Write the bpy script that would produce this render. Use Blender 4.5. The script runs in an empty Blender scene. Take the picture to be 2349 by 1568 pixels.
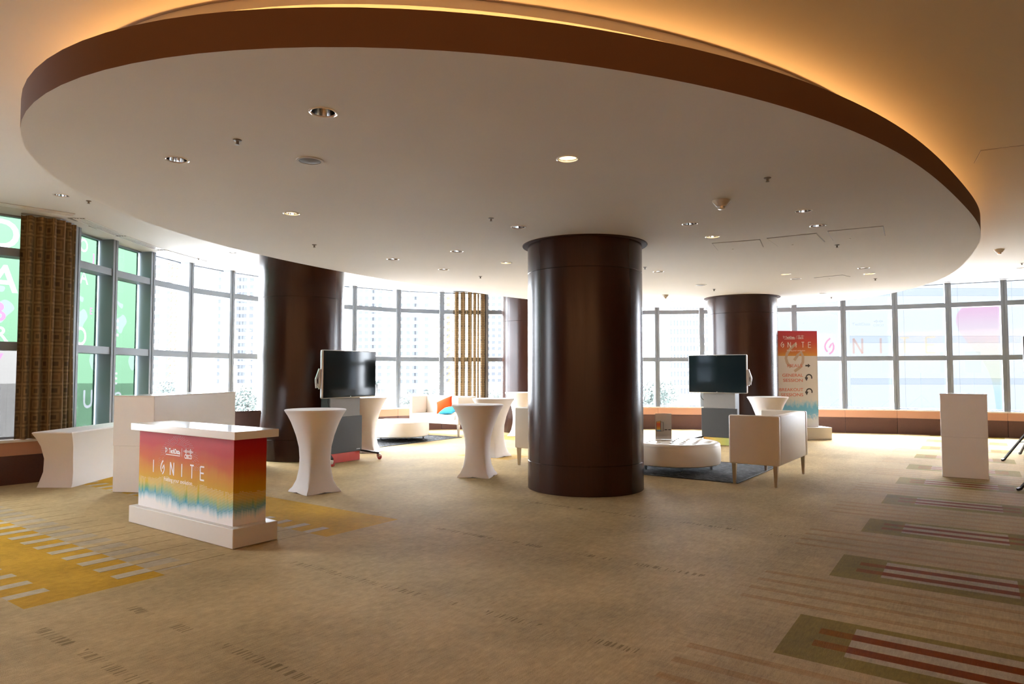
import bpy, bmesh, math, random
from mathutils import Vector, Matrix
PI = math.pi
S = bpy.context.scene
COL = S.collection

# ------------------------------------------------------------------ camera
cam = bpy.data.cameras.new('camera'); cam.sensor_width = 36; cam.lens = 36 * 1566.0 / 2349; cam.clip_end = 2000
PITCH = math.atan(71 / 1566.0); EYE = 1.55
co = bpy.data.objects.new('camera', cam); COL.objects.link(co)
co.location = (0, 0, EYE); co.rotation_euler = (PI / 2 + PITCH, 0, 0)
S.camera = co

# ------------------------------------------------------------------ sky, exposure
SKY = 66.0       # zenith of an overcast sky, a third of that at the horizon
w = bpy.data.worlds.new('sky'); S.world = w; w.use_nodes = True
wt = w.node_tree; bg = wt.nodes['Background']; bg.inputs[0].default_value = (0.90, 0.96, 1.04, 1)
_c = wt.nodes.new('ShaderNodeTexCoord'); _s = wt.nodes.new('ShaderNodeSeparateXYZ'); wt.links.new(_c.outputs['Generated'], _s.inputs[0])
_k = wt.nodes.new('ShaderNodeMath'); _k.operation = 'MAXIMUM'; wt.links.new(_s.outputs[2], _k.inputs[0]); _k.inputs[1].default_value = 0
_m = wt.nodes.new('ShaderNodeMath'); _m.operation = 'MULTIPLY_ADD'; wt.links.new(_k.outputs[0], _m.inputs[0]); _m.inputs[1].default_value = SKY * 2 / 3; _m.inputs[2].default_value = SKY / 3
wt.links.new(_m.outputs[0], bg.inputs[1])
S.view_settings.view_transform = 'Standard'; S.view_settings.look = 'None'
S.view_settings.exposure = 0.7; S.view_settings.gamma = 1; S.view_settings.use_curve_mapping = False
S.cycles.use_denoising = True
S.cycles.caustics_reflective = False; S.cycles.caustics_refractive = False
S.cycles.max_bounces = 10; S.cycles.diffuse_bounces = 5; S.cycles.glossy_bounces = 3; S.cycles.transparent_max_bounces = 16
COVE = 16.0      # warm light strip on top of the ceiling canopy
LAMP = 5.0       # lit downlights
for _x in (-8.0, -2.4, 3.2):   # unseen warm washers added at the wall behind the camera for frontal light
    _l = bpy.data.lights.new('fill_washer', 'AREA'); _l.energy = 145; _l.color = (1.0, .60, .34); _l.shape = 'RECTANGLE'; _l.size = 4.4; _l.size_y = .25
    _o = bpy.data.objects.new('fill_washer', _l); COL.objects.link(_o); _o.location = (_x, -3.3, 3.68); _o.rotation_euler = (math.radians(-38), 0, 0)

# ------------------------------------------------------------------ picture ray -> point on a real plane
def ray(px, py):
    u = (px - 1174.5) / 1566; v = -(py - 784) / 1566
    c, s = math.cos(PITCH), math.sin(PITCH)
    return Vector((u, c - s * v, s + c * v))
def onz(px, py, z=0.0):
    d = ray(px, py); t = (z - EYE) / d.z
    return Vector((d.x * t, d.y * t, z))

# ------------------------------------------------------------------ node helper and materials
class NT:
    def __init__(s, name):
        s.m = bpy.data.materials.new(name); s.m.use_nodes = True
        s.t = s.m.node_tree; s.n = s.t.nodes; s.l = s.t.links
        s.b = s.n['Principled BSDF']; s.out = s.n['Material Output']
    def node(s, typ, **kw):
        x = s.n.new(typ)
        for k, v in kw.items(): setattr(x, k, v)
        return x
    def put(s, sock, v):
        if hasattr(v, 'links') or isinstance(v, bpy.types.NodeSocket): s.l.new(v, sock)
        else: sock.default_value = v
    def f(s, op, a, b=None, c=None):
        x = s.node('ShaderNodeMath', operation=op); s.put(x.inputs[0], a)
        if b is not None: s.put(x.inputs[1], b)
        if c is not None: s.put(x.inputs[2], c)
        return x.outputs[0]
    def mul(s, *a):
        r = a[0]
        for k in a[1:]: r = s.f('MULTIPLY', r, k)
        return r
    def mx(s, *a):
        r = a[0]
        for k in a[1:]: r = s.f('MAXIMUM', r, k)
        return r
    def band(s, x, lo, hi): return s.mul(s.f('GREATER_THAN', x, lo), s.f('LESS_THAN', x, hi))
    def inv(s, x): return s.f('SUBTRACT', 1.0, x)
    def mix(s, fac, a, b):
        x = s.node('ShaderNodeMix', data_type='RGBA')
        s.put(x.inputs[0], fac)
        s.put(x.inputs[6], a if not isinstance(a, tuple) else (*a[:3], 1)); s.put(x.inputs[7], b if not isinstance(b, tuple) else (*b[:3], 1))
        return x.outputs[2]
    def coord(s, which='Object'): return s.node('ShaderNodeTexCoord').outputs[which]
    def mapping(s, vec, scale=(1, 1, 1), rot=(0, 0, 0), loc=(0, 0, 0)):
        x = s.node('ShaderNodeMapping'); s.l.new(vec, x.inputs[0]); x.inputs['Scale'].default_value = scale; x.inputs['Rotation'].default_value = rot; x.inputs['Location'].default_value = loc
        return x.outputs[0]
    def noise(s, vec, scale=5, detail=2, rough=.5):
        x = s.node('ShaderNodeTexNoise'); s.l.new(vec, x.inputs[0]); x.inputs['Scale'].default_value = scale; x.inputs['Detail'].default_value = detail; x.inputs['Roughness'].default_value = rough
        return x.outputs[0]
    def ramp(s, fac, stops):
        x = s.node('ShaderNodeValToRGB'); s.put(x.inputs[0], fac); e = x.color_ramp.elements
        while len(e) > 1: e.remove(e[-1])
        e[0].position = stops[0][0]; e[0].color = (*stops[0][1], 1)
        for p, c in stops[1:]:
            k = e.new(p); k.color = (*c, 1)
        return x.outputs[0]
    def bump(s, h, strength=.2, dist=.01):
        x = s.node('ShaderNodeBump'); s.l.new(h, x.inputs['Height']); x.inputs['Strength'].default_value = strength; x.inputs['Distance'].default_value = dist
        s.l.new(x.outputs[0], s.b.inputs['Normal'])
    def sep(s, vec):
        x = s.node('ShaderNodeSeparateXYZ'); s.l.new(vec, x.inputs[0]); return x.outputs
    def comb(s, x, y, z):
        n = s.node('ShaderNodeCombineXYZ'); s.put(n.inputs[0], x); s.put(n.inputs[1], y); s.put(n.inputs[2], z); return n.outputs[0]
    def set(s, col=None, rough=None, metal=None, spec=None, **kw):
        if col is not None: s.put(s.b.inputs['Base Color'], col if not isinstance(col, tuple) else (*col[:3], 1))
        if rough is not None: s.put(s.b.inputs['Roughness'], rough)
        if metal is not None: s.b.inputs['Metallic'].default_value = metal
        if spec is not None: s.b.inputs['Specular IOR Level'].default_value = spec
        for k, v in kw.items(): s.b.inputs[k].default_value = v
        return s.m

def hexc(r, g, b):
    f = lambda c: (c / 255 / 12.92) if c / 255 <= .04045 else ((c / 255 + .055) / 1.055) ** 2.4
    return (f(r), f(g), f(b))
def plain(name, col, rough=.5, metal=0, spec=.5, var=.06, scale=12, bump=0, bscale=150, **kw):
    k = NT(name); v = k.coord()
    n = k.noise(v, scale, 3)
    a = tuple(min(1, c * (1 + var)) for c in col); b = tuple(c * (1 - var) for c in col)
    k.set(k.mix(n, b, a), rough, metal, spec, **kw)
    if bump: k.bump(k.noise(v, bscale, 2), bump, .004)
    return k.m
def emit(name, col, strength):
    k = NT(name); k.set(col, .5); k.b.inputs['Emission Color'].default_value = (*col, 1); k.b.inputs['Emission Strength'].default_value = strength
    return k.m

M = {}
M['plaster'] = plain('plaster_paint', (.60, .57, .53), .85, spec=.2, var=.035, scale=.9, bump=.05, bscale=60)
M['ceiling'] = plain('ceiling_paint', (.56, .54, .51), .85, spec=.2, var=.03, scale=.7, bump=.05, bscale=60)
M['rim'] = plain('taupe_rim_paint', (.138, .070, .037), .8, spec=.2, var=.03, scale=1)
M['side_wall'] = plain('dark_brown_wall_paint', (.10, .052, .026), .7, var=.08, scale=1.2)
M['warm_wall'] = plain('warm_wall_paint', (.50, .37, .25), .7, var=.08, scale=1.2)
M['white_gloss'] = plain('white_laminate', (.78, .75, .71), .12, var=.015, scale=3)
M['white_acrylic'] = plain('white_acrylic', (.84, .83, .82), .16, var=.02, scale=2)
M['white_panel'] = plain('white_panel', (.60, .555, .50), .3, var=.02, scale=2)
M['spandex'] = plain('white_spandex', (.74, .70, .69), .75, spec=.2, var=.02, scale=5, bump=.04, bscale=400)
M['leather'] = plain('cream_leather', (.72, .66, .58), .42, var=.03, scale=6, bump=.08, bscale=250)
M['brown_cloth'] = plain('brown_chair_cloth', (.085, .045, .035), .8, var=.2, scale=14)
M['chrome'] = plain('chrome', (.72, .72, .72), .12, metal=1, var=.02)
M['dull_metal'] = plain('dull_bronze', (.16, .13, .10), .5, metal=.3, var=.1)
M['brass'] = plain('brushed_metal', (.50, .44, .36), .28, metal=1, var=.04)
M['alu'] = plain('window_aluminium', (.180, .208, .242), .45, metal=.0, var=.03, scale=3)
M['sill'] = plain('white_stone_sill', (.70, .69, .68), .3, var=.03)
M['salmon'] = plain('salmon_paint', (.47, .25, .165), .6, var=.04, scale=2)
M['black'] = plain('black_plastic', (.012, .012, .013), .4, var=.2)
M['dark_grey'] = plain('charcoal_panel', (.020, .020, .019), .5, var=.08, scale=30)
M['mid_grey'] = plain('grey_panel', (.17, .162, .15), .45, var=.03, scale=20)
M['silver'] = plain('silver_trim', (.62, .62, .63), .3, metal=.6, var=.02)
M['red_plastic'] = plain('red_plastic', (.35, .02, .02), .25, var=.08)
M['print_white'] = plain('white_print', (.82, .80, .78), .5, var=.02)
M['print_orange'] = plain('coral_print', (.60, .13, .07), .5, var=.12, scale=8)
M['print_grey'] = plain('dark_print', (.045, .04, .045), .5, var=.1)
M['print_tan'] = plain('tan_watermark_print', (.50, .37, .29), .55, var=.1)
M['print_pale'] = plain('pale_grey_print', (.45, .40, .38), .5, var=.1)
M['shade_dark'] = plain('dark_gap', (.03, .026, .022), .8, var=.1)
M['orange_cloth'] = plain('orange_cushion_cloth', (.50, .035, .004), .9, spec=.05, var=.08)
M['teal_cloth'] = plain('teal_cushion_cloth', (.035, .20, .28), .9, spec=.05, var=.08)
M['cove_strip'] = emit('warm_cove_strip', (1.0, .50, .15), COVE)
M['lamp_lit'] = emit('warm_lamp', (1.0, .72, .36), LAMP)
M['lamp_off'] = plain('unlit_lamp', (.8, .8, .78), .3)
M['detector'] = plain('ivory_plastic', (.46, .42, .36), .5)
M['grille'] = plain('speaker_grille', (.13, .115, .10), .6, var=.2, scale=200)
M['red_skirt'] = plain('red_skirt_print', (.52, .055, .04), .5, var=.1)

def wood_mat():
    k = NT('dark_cherry_veneer'); v = k.coord()
    g = k.noise(k.mapping(v, (14, 14, .7)), 4, 5, .6); h = k.noise(k.mapping(v, (2, 2, .15)), 2, 2)
    c = k.mix(k.f('MULTIPLY', g, .9), (.016, .0055, .0035), (.046, .0145, .0085))
    k.set(k.mix(h, c, (.038, .0125, .0075)), .25, spec=.34)
    return k.m
M['wood'] = wood_mat()
M['flange'] = plain('matt_dark_brown_paint', (.05, .022, .014), .8, spec=.15)
def base_wood():
    k = NT('base_wall_wood'); v = k.coord()
    g = k.noise(k.mapping(v, (6, 6, 9)), 7, 4, .6)
    k.set(k.mix(g, (.05, .017, .011), (.10, .036, .024)), .5); return k.m
M['base_wood'] = base_wood()

def tinted(name, tint, gloss=.05, rough=.02, gloss_col=(1, 1, 1)):
    k = NT(name); k.n.remove(k.b)
    t = k.node('ShaderNodeBsdfTransparent'); k.put(t.inputs[0], tint if not isinstance(tint, tuple) else (*tint, 1))
    g = k.node('ShaderNodeBsdfGlossy'); g.inputs['Roughness'].default_value = rough; g.inputs[0].default_value = (*gloss_col, 1)
    m = k.node('ShaderNodeMixShader'); m.inputs[0].default_value = gloss
    k.l.new(t.outputs[0], m.inputs[1]); k.l.new(g.outputs[0], m.inputs[2]); k.l.new(m.outputs[0], k.out.inputs[0])
    return k
M['glass'] = tinted('window_glass', (.955, .97, .975), .035).m
M['acrylic_clear'] = tinted('clear_acrylic', (.93, .94, .94), .08).m
def film():
    k = tinted('green_window_film', (1, 1, 1), .01)
    t = [n for n in k.n if n.type == 'BSDF_TRANSPARENT'][0]
    n = k.noise(k.coord(), 1.4, 2)
    k.l.new(k.mix(k.f('GREATER_THAN', n, .56), (.0155, .0280, .0170), (.023, .033, .0255)), t.inputs[0]); return k.m
M['film_green'] = film()
M['film_white'] = tinted('white_window_film', (.050, .052, .053), .01).m
M['film_pink'] = tinted('pink_window_film', (.045, .017, .031), .01).m
M['film_sand'] = tinted('pale_sand_window_film', (.028, .026, .024), .01).m
M['tint_pink'] = tinted('pale_pink_decal', (1, .70, .82), .02).m
M['tint_peach'] = tinted('pale_peach_decal', (1, .86, .80), .02).m
M['tint_cream'] = tinted('pale_cream_decal', (1, .97, .86), .02).m
M['tint_grey'] = tinted('pale_grey_decal', (.86, .87, .88), .02).m
def tear():
    k = tinted('rainbow_teardrop_decal', (1, 1, 1), .02)
    t = [n for n in k.n if n.type == 'BSDF_TRANSPARENT'][0]
    z = k.sep(k.coord())[2]
    f = k.f('DIVIDE', k.f('SUBTRACT', z, .62), 2.6)
    k.l.new(k.ramp(f, [(0, (.72, .92, 1)), (.18, (.74, .92, 1)), (.30, (.97, .97, .78)), (.52, (.99, .95, .80)), (.75, (1, .84, .84)), (1, (1, .60, .76))]), t.inputs[0]); return k.m
M['tint_rainbow'] = tear()

def screen_mat():
    k = NT('dark_display_glass'); k.set((.006, .011, .013), .06, spec=.28); return k.m
M['screen'] = screen_mat()

def brand_mat(name, stops, z0, z1, wob=.10):
    k = NT(name); v = k.coord(); x, y, z = k.sep(v)
    n = k.noise(k.mapping(v, (9, 9, .8)), 2.2, 4, .6); n2 = k.noise(k.mapping(v, (1.2, 1.2, 1.2)), 1.7, 2)
    f = k.f('DIVIDE', k.f('SUBTRACT', z, z0), z1 - z0)
    lowf = k.f('SUBTRACT', 1.0, k.f('SMOOTH_MIN', k.f('ABSOLUTE', f), 1.0, .1))
    f = k.f('ADD', f, k.mul(k.f('SUBTRACT', n, .5), wob, lowf, 2.2)); f = k.f('ADD', f, k.mul(k.f('SUBTRACT', n2, .5), .22))
    lines = k.f('GREATER_THAN', k.f('FRACT', k.f('MULTIPLY', k.f('ADD', z, k.mul(x, .06)), 72)), .66)
    c = k.ramp(f, stops)
    lm = k.mul(lines, k.band(f, .08, .40), k.f('GREATER_THAN', n, .42), .55)
    k.set(k.mix(lm, c, (.72, .68, .60)), .5, spec=.12); return k.m
KST = [(0, (.74, .70, .68)), (.09, (.72, .69, .67)), (.14, (.40, .56, .62)), (.19, (.05, .28, .40)), (.25, (.18, .32, .12)), (.33, (.52, .34, .015)), (.52, (.50, .21, .008)), (.66, (.45, .080, .006)), (.82, (.40, .016, .008)), (1, (.38, .010, .020))]
M['brand'] = brand_mat('gradient_counter_print', KST, .175, .955)
def sign_mat():
    k = NT('gradient_sign_print'); v = k.coord(); x, y, z = k.sep(v)
    n = k.noise(k.mapping(v, (5, 5, 3)), 2.5, 5, .65); n2 = k.noise(v, 2.2, 2)
    head = k.ramp(k.f('ADD', k.f('DIVIDE', k.f('SUBTRACT', z, 1.93), .62), k.mul(k.f('SUBTRACT', n2, .5), .25)), [(0, (.60, .30, .06)), (.2, (.55, .17, .05)), (.55, (.50, .07, .05)), (1, (.48, .045, .075))])
    zz = k.f('ADD', z, k.mul(k.f('SUBTRACT', n, .5), .42))
    low = k.ramp(k.f('DIVIDE', k.f('SUBTRACT', zz, .30), 1.0), [(0, (.72, .72, .74)), (.20, (.70, .72, .75)), (.27, (.20, .50, .74)), (.45, (.16, .48, .74)), (.53, (.42, .60, .72)), (.62, (.66, .66, .67)), (1, (.66, .63, .63))])
    k.set(k.mix(k.f('GREATER_THAN', z, 1.95), low, head), .35); return k.m
M['sign'] = sign_mat()
def skirt_grad():
    k = NT('yellow_green_skirt_print'); x, y, z = k.sep(k.coord())
    k.set(k.ramp(k.f('ADD', k.f('MULTIPLY', x, .95), .5), [(0, (.62, .25, .07)), (.25, (.58, .36, .06)), (.6, (.42, .40, .08)), (1, (.16, .30, .20))]), .5); return k.m
M['skirt_grad'] = skirt_grad()
def card_grad():
    k = NT('rainbow_phone_screen_print'); x, y, z = k.sep(k.coord())
    k.set(k.ramp(k.f('DIVIDE', k.f('SUBTRACT', z, .13), .17), [(0, (.03, .2, .5)), (.12, (.05, .25, .45)), (.25, (.6, .4, .05)), (.5, (.6, .15, .03)), (.75, (.6, .08, .03)), (1, (.6, .35, .04))]), .4); return k.m
M['card_grad'] = card_grad()

def carpet():
    k = NT('patterned_carpet'); P = k.coord(); x, y, z = k.sep(P)
    su, cu = .5838, .8119
    U = k.f('ADD', k.mul(x, su), k.mul(y, cu)); V = k.f('SUBTRACT', k.mul(y, su), k.mul(x, cu))
    uv = k.comb(U, V, 0.0)
    streak = k.noise(k.mapping(uv, (1.6, 26, 1)), 1.6, 4, .6)
    cloud = k.noise(uv, 1.1, 3, .55); fine = k.noise(uv, 210, 2, .6); mid = k.noise(k.mapping(uv, (9, 60, 1)), 1.3, 3, .6)
    base = k.mix(streak, (.34, .240, .120), (.46, .345, .190))
    base = k.mix(k.mul(cloud, .55), base, (.43, .30, .145))
    # ---- right-hand olive blocks and stripes
    Vp = k.f('SUBTRACT', V, k.f('ADD', .969, k.mul(U, .0278)))
    fieldstreak = k.noise(k.mapping(uv, (22, .8, 1)), 1.5, 3, .6)
    field = k.f('LESS_THAN', Vp, k.f('ADD', .25, k.mul(fieldstreak, .5)))
    base = k.mix(k.mul(field, k.f('SUBTRACT', fieldstreak, .35), 1.1), base, (.245, .165, .085))
    Uf = k.f('MODULO', k.f('ADD', k.f('SUBTRACT', U, 3.985), 17.53 * 2), 1.753)
    st = k.mx(k.band(Uf, .87, .94), k.band(Uf, 1.09, 1.16), k.band(Uf, 1.32, 1.39), k.band(Uf, 1.55, 1.62))
    stf = k.noise(k.mapping(uv, (30, 2.2, 1)), 1.0, 2)
    base = k.mix(k.mul(st, k.f('LESS_THAN', Vp, .43), k.f('ADD', stf, .15), .95), base, (.30, .165, .060))
    blk = k.mul(k.f('LESS_THAN', Uf, .735), k.band(Vp, -1.51, 0))
    base = k.mix(blk, base, (.20, .14, .034))
    inner = k.mul(k.band(Uf, .165, .655), k.band(Vp, -1.19, -.335))
    base = k.mix(inner, base, (.37, .29, .19))
    red = k.mul(k.mx(k.band(Uf, .235, .335), k.band(Uf, .45, .55)), k.band(Vp, -1.36, -.155))
    base = k.mix(red, base, k.mix(inner, (.19, .066, .006), (.165, .034, .003)))
    # ---- gold bands with comb edges
    per = .2945
    t1 = k.f('FRACT', k.f('DIVIDE', k.f('SUBTRACT', V, 5.447), per)); t2 = k.f('FRACT', k.f('DIVIDE', k.f('SUBTRACT', V, 5.507), per)); t3 = k.f('FRACT', k.f('DIVIDE', k.f('SUBTRACT', V, 5.557), .303))
    pastV = k.f('GREATER_THAN', V, 5.44)
    bar1 = k.mul(k.f('GREATER_THAN', U, 2.5), k.f('LESS_THAN', t1, .45), pastV)
    bar3 = k.mul(k.f('LESS_THAN', U, 2.09), k.f('LESS_THAN', t3, .36), k.f('GREATER_THAN', V, 5.55))
    g1 = k.mul(k.band(U, 1.83, 2.765), k.band(V, 5.27, 12), k.inv(k.mx(bar1, bar3)))
    bar2 = k.mul(k.f('LESS_THAN', U, 4.545), k.f('LESS_THAN', t2, .38), k.f('GREATER_THAN', V, 5.5))
    g2 = k.mul(k.band(U, 4.29, 5.236), k.band(V, 5.25, 12), k.inv(bar2))
    g3 = k.mul(k.band(U, 9.9, 10.6), k.band(V, 7.2, 8.4)); g4 = k.mul(k.band(U, 12.9, 13.8), k.band(V, 9.2, 10.2))
    gold = k.mix(k.f('MULTIPLY', cloud, .9), (.40, .215, .016), (.48, .275, .035))
    gold = k.mix(k.mul(k.f('SUBTRACT', 3.2, U), .0), gold, (.35, .16, .02))
    grey = k.mul(k.band(U, 2.765, 3.05), k.inv(k.f('LESS_THAN', t1, .45)), k.band(V, 5.4, 12))
    base = k.mix(k.mul(grey, .55), base, (.30, .27, .225))
    base = k.mix(k.mul(k.mx(k.mul(bar1, k.f('LESS_THAN', U, 2.765)), k.mul(bar3, k.f('GREATER_THAN', U, 1.83)), k.mul(bar2, k.f('GREATER_THAN', U, 4.29))), k.f('LESS_THAN', V, 12)), base, (.42, .345, .25))
    base = k.mix(k.mx(g1, g2, k.mul(k.mx(g3, g4), .55)), base, gold)
    line = k.mul(k.mx(k.mul(k.band(U, 2.5, 3.37), k.f('LESS_THAN', t1, .045)), k.mul(k.band(U, 3.62, 4.55), k.f('LESS_THAN', t2, .035), k.f('LESS_THAN', V, 6.5))), k.band(V, 5.43, 12))
    base = k.mix(k.mul(line, .8), base, (.13, .075, .02))
    # ---- rows of short dashes
    dn = k.noise(k.mapping(uv, (2, 62, 1)), 1.0, 1); dg = k.noise(k.mapping(uv, (1, 1.7, 1)), 1.3, 1)
    rows = None
    for r in (1.74, 2.25, 3.55, 5.15, 6.85):
        b = k.f('LESS_THAN', k.f('ABSOLUTE', k.f('SUBTRACT', U, k.f('ADD', r, k.mul(k.f('SUBTRACT', dn, .5), .09)))), .036)
        rows = b if rows is None else k.mx(rows, b)
    dash = k.mul(rows, k.f('GREATER_THAN', dn, .54), k.f('GREATER_THAN', dg, .44), k.band(V, 1.7, 4.8), .62)
    base = k.mix(dash, base, (.135, .090, .035))
    grain = k.f('ADD', k.f('ADD', k.mul(fine, .9), k.mul(mid, .6)), k.f('ADD', k.mul(cloud, .8), k.mul(k.noise(uv, 14, 4, .65), .6)))
    sc = k.node('ShaderNodeVectorMath', operation='SCALE'); k.l.new(base, sc.inputs[0]); k.put(sc.inputs['Scale'], k.f('MULTIPLY', k.f('ADD', grain, -.45), .97))
    k.set(sc.outputs[0], .60, spec=.009)
    k.bump(k.f('ADD', fine, k.mul(mid, .8)), .5, .006)
    return k.m
M['carpet'] = carpet()
def rug_mat():
    k = NT('charcoal_shag_rug'); v = k.coord(); n = k.noise(k.mapping(v, (2.2, 13, 1)), 3, 5, .75)
    k.set(k.ramp(n, [(.36, (.006, .006, .006)), (.5, (.030, .029, .029)), (.64, (.26, .26, .265))]), .9, spec=.1); k.bump(n, .9, .03); return k.m
M['rug'] = rug_mat()
def curtain_mat(name, sheer):
    k = NT(name); uvm = k.coord('UV'); x, y, z = k.sep(uvm)
    def sq(s, off):
        fx = k.f('ABSOLUTE', k.f('SUBTRACT', k.f('FRACT', k.f('ADD', k.f('MULTIPLY', x, s), off)), .5)); fy = k.f('ABSOLUTE', k.f('SUBTRACT', k.f('FRACT', k.f('MULTIPLY', y, s)), .5))
        return k.f('MAXIMUM', fx, fy)
    d = sq(5.2, .2)
    n = k.noise(k.mapping(uvm, (60, 60, 1)), 3, 2)
    chk = k.f('GREATER_THAN', k.f('FRACT', k.f('MULTIPLY', k.f('FLOOR', k.f('MULTIPLY', y, 5.2)), .5)), .25)
    c = k.mix(k.band(d, .16, .30), (.125, .075, .032), (.22, .135, .06))
    c = k.mix(k.f('LESS_THAN', d, .16), c, k.mix(chk, (.16, .09, .038), (.07, .040, .018)))
    c = k.mix(k.f('GREATER_THAN', d, .43), c, (.25, .16, .075))
    c = k.mix(k.mul(n, .5), c, (.10, .06, .026))
    k.set(c, .7, spec=.2)
    tr = k.node('ShaderNodeBsdfTranslucent'); k.l.new(k.mix(.5, c, (.5, .32, .15)), tr.inputs[0])
    m = k.node('ShaderNodeMixShader'); m.inputs[0].default_value = .035 if sheer else .06
    k.l.new(k.b.outputs[0], m.inputs[1]); k.l.new(tr.outputs[0], m.inputs[2]); last = m.outputs[0]
    if sheer:
        t2 = k.node('ShaderNodeBsdfTransparent'); t2.inputs[0].default_value = (.40, .38, .35, 1)
        m2 = k.node('ShaderNodeMixShader')
        st = k.mx(k.band(k.f('FRACT', k.f('MULTIPLY', x, 3.1)), .05, .22), k.band(k.f('FRACT', k.f('ADD', k.f('MULTIPLY', x, 2.3), .4)), .1, .22))
        k.l.new(st, m2.inputs[0]); k.l.new(last, m2.inputs[1]); k.l.new(t2.outputs[0], m2.inputs[2]); last = m2.outputs[0]
    k.l.new(last, k.out.inputs[0]); return k.m
M['curtain'] = curtain_mat('brown_squares_curtain', False)
M['curtain_sheer'] = curtain_mat('brown_striped_sheer_curtain', True)
# outdoors; cladding, far windows, crane and tree colours darkened to offset the bright daylight
M['tower_white'] = plain('tower_white_render', (.62, .62, .62), .9, var=.03, scale=.05)
M['tower_cream'] = plain('tower_cream_render', (.60, .58, .54), .9, var=.03, scale=.05)
M['tower_panel'] = plain('darkened_cladding', (.0265, .0278, .029), .9, spec=0, var=.02, scale=.3)
M['tower_band'] = plain('darkened_grey_cladding', (.0215, .0235, .026), .9, spec=0, var=.02, scale=.3)
M['window_pale'] = plain('darkened_far_window', (.026, .0275, .030), .9, spec=0, var=.12, scale=.2)
M['window_blue'] = plain('blue_far_window', (.013, .016, .023), .9, spec=0, var=.3, scale=.3)
M['window_green'] = plain('green_far_window', (.009, .020, .0115), .9, spec=0, var=.15, scale=.3)
M['crane'] = plain('orange_crane_paint', (.055, .035, .018), .9, spec=0)
M['ground'] = plain('pale_paving', (.22, .22, .22), .9, spec=0, var=.1, scale=.05)
M['leaf'] = plain('hazy_foliage', (.036, .042, .038), .9, spec=0, var=.35, scale=.6)
M['trunk'] = plain('darkened_trunk', (.03, .028, .026), .9, spec=0)

# ------------------------------------------------------------------ mesh builder
class MB:
    def __init__(s): s.b = bmesh.new()
    def box(s, a, c, bevel=0, seg=2, mat=None):
        g = bmesh.ops.create_cube(s.b, size=1)
        vs = g['verts']; d = [c[i] - a[i] for i in range(3)]
        for v in vs: v.co = Vector([a[i] + (v.co[i] + .5) * d[i] for i in range(3)])
        if bevel:
            es = list({e for v in vs for e in v.link_edges})
            r = bmesh.ops.bevel(s.b, geom=es, offset=bevel, segments=seg, profile=.5, affect='EDGES')
            vs = list({v for f in r['faces'] for v in f.verts} | {v for v in vs if v.is_valid})
        if mat is not None:
            for v in vs: v.co = mat @ v.co
        return s
    def loft(s, rings, closed=True, cap0=True, cap1=True):
        R = [[s.b.verts.new(p) for p in r] for r in rings]
        n = len(R[0])
        for a, c in zip(R, R[1:]):
            for i in range(n if closed else n - 1):
                j = (i + 1) % n; s.b.faces.new((a[i], a[j], c[j], c[i]))
        if cap0 and closed: s.b.faces.new(R[0][::-1])
        if cap1 and closed: s.b.faces.new(R[-1])
        return s
    def lathe(s, prof, n=32, c=(0, 0), cap0=True, cap1=True):
        return s.loft([[(c[0] + r * math.cos(2 * PI * i / n), c[1] + r * math.sin(2 * PI * i / n), z) for i in range(n)] for r, z in prof], True, cap0, cap1)
    def tube(s, pts, r, n=8, r1=None):
        pts = [Vector(p) for p in pts]; rings = []
        for i, p in enumerate(pts):
            t = (pts[min(i + 1, len(pts) - 1)] - pts[max(i - 1, 0)]).normalized()
            a = Vector((0, 0, 1)) if abs(t.z) < .9 else Vector((1, 0, 0))
            x = t.cross(a).normalized(); y = t.cross(x)
            rr = r if r1 is None else r + (r1 - r) * i / (len(pts) - 1)
            rings.append([p + x * rr * math.cos(2 * PI * k / n) + y * rr * math.sin(2 * PI * k / n) for k in range(n)])
        return s.loft(rings)
    def bar(s, a, c, wd, ht, up=(0, 0, 1)):
        a, c = Vector(a), Vector(c); t = (c - a).normalized(); x = t.cross(Vector(up)).normalized(); y = x.cross(t)
        q = lambda p: [p + x * wd / 2 * i + y * ht / 2 * j for i, j in ((-1, -1), (1, -1), (1, 1), (-1, 1))]
        return s.loft([q(a), q(c)])
    def quad(s, *p):
        s.b.faces.new([s.b.verts.new(q) for q in p]); return s
    def build(s, name, mat, parent=None, smooth=False, tagd=None, angle=40):
        bmesh.ops.recalc_face_normals(s.b, faces=s.b.faces)
        me = bpy.data.meshes.new(name); s.b.to_mesh(me); s.b.free()
        if smooth: me.shade_smooth(); me.set_sharp_from_angle(angle=math.radians(angle))
        me.materials.append(mat)
        o = bpy.data.objects.new(name, me); COL.objects.link(o)
        if parent is not None: o.parent = parent
        if tagd: tag(o, **tagd)
        return o
def tag(o, label=None, cat=None, group=None, kind=None):
    if label: o['label'] = label
    if cat: o['category'] = cat
    if group: o['group'] = group
    if kind: o['kind'] = kind
    return o
def empty(name, loc=(0, 0, 0), rz=0, **k):
    o = bpy.data.objects.new(name, None); COL.objects.link(o); o.location = loc; o.rotation_euler = (0, 0, rz); o.empty_display_size = .1
    return tag(o, **k)
def copy_tree(o, parent=None):
    c = o.copy(); COL.objects.link(c); c.parent = parent
    for ch in list(o.children): copy_tree(ch, c)
    return c
def mesh_obj(name, me, mat, parent=None):
    me.materials.clear(); me.materials.append(mat)
    o = bpy.data.objects.new(name, me); COL.objects.link(o)
    if parent is not None: o.parent = parent
    return o
def frame_mat(o, r, u):
    r, u = Vector(r).normalized(), Vector(u).normalized(); n = r.cross(u)
    return Matrix(((r.x, u.x, n.x, o[0]), (r.y, u.y, n.y, o[1]), (r.z, u.z, n.z, o[2]), (0, 0, 0, 1)))
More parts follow.
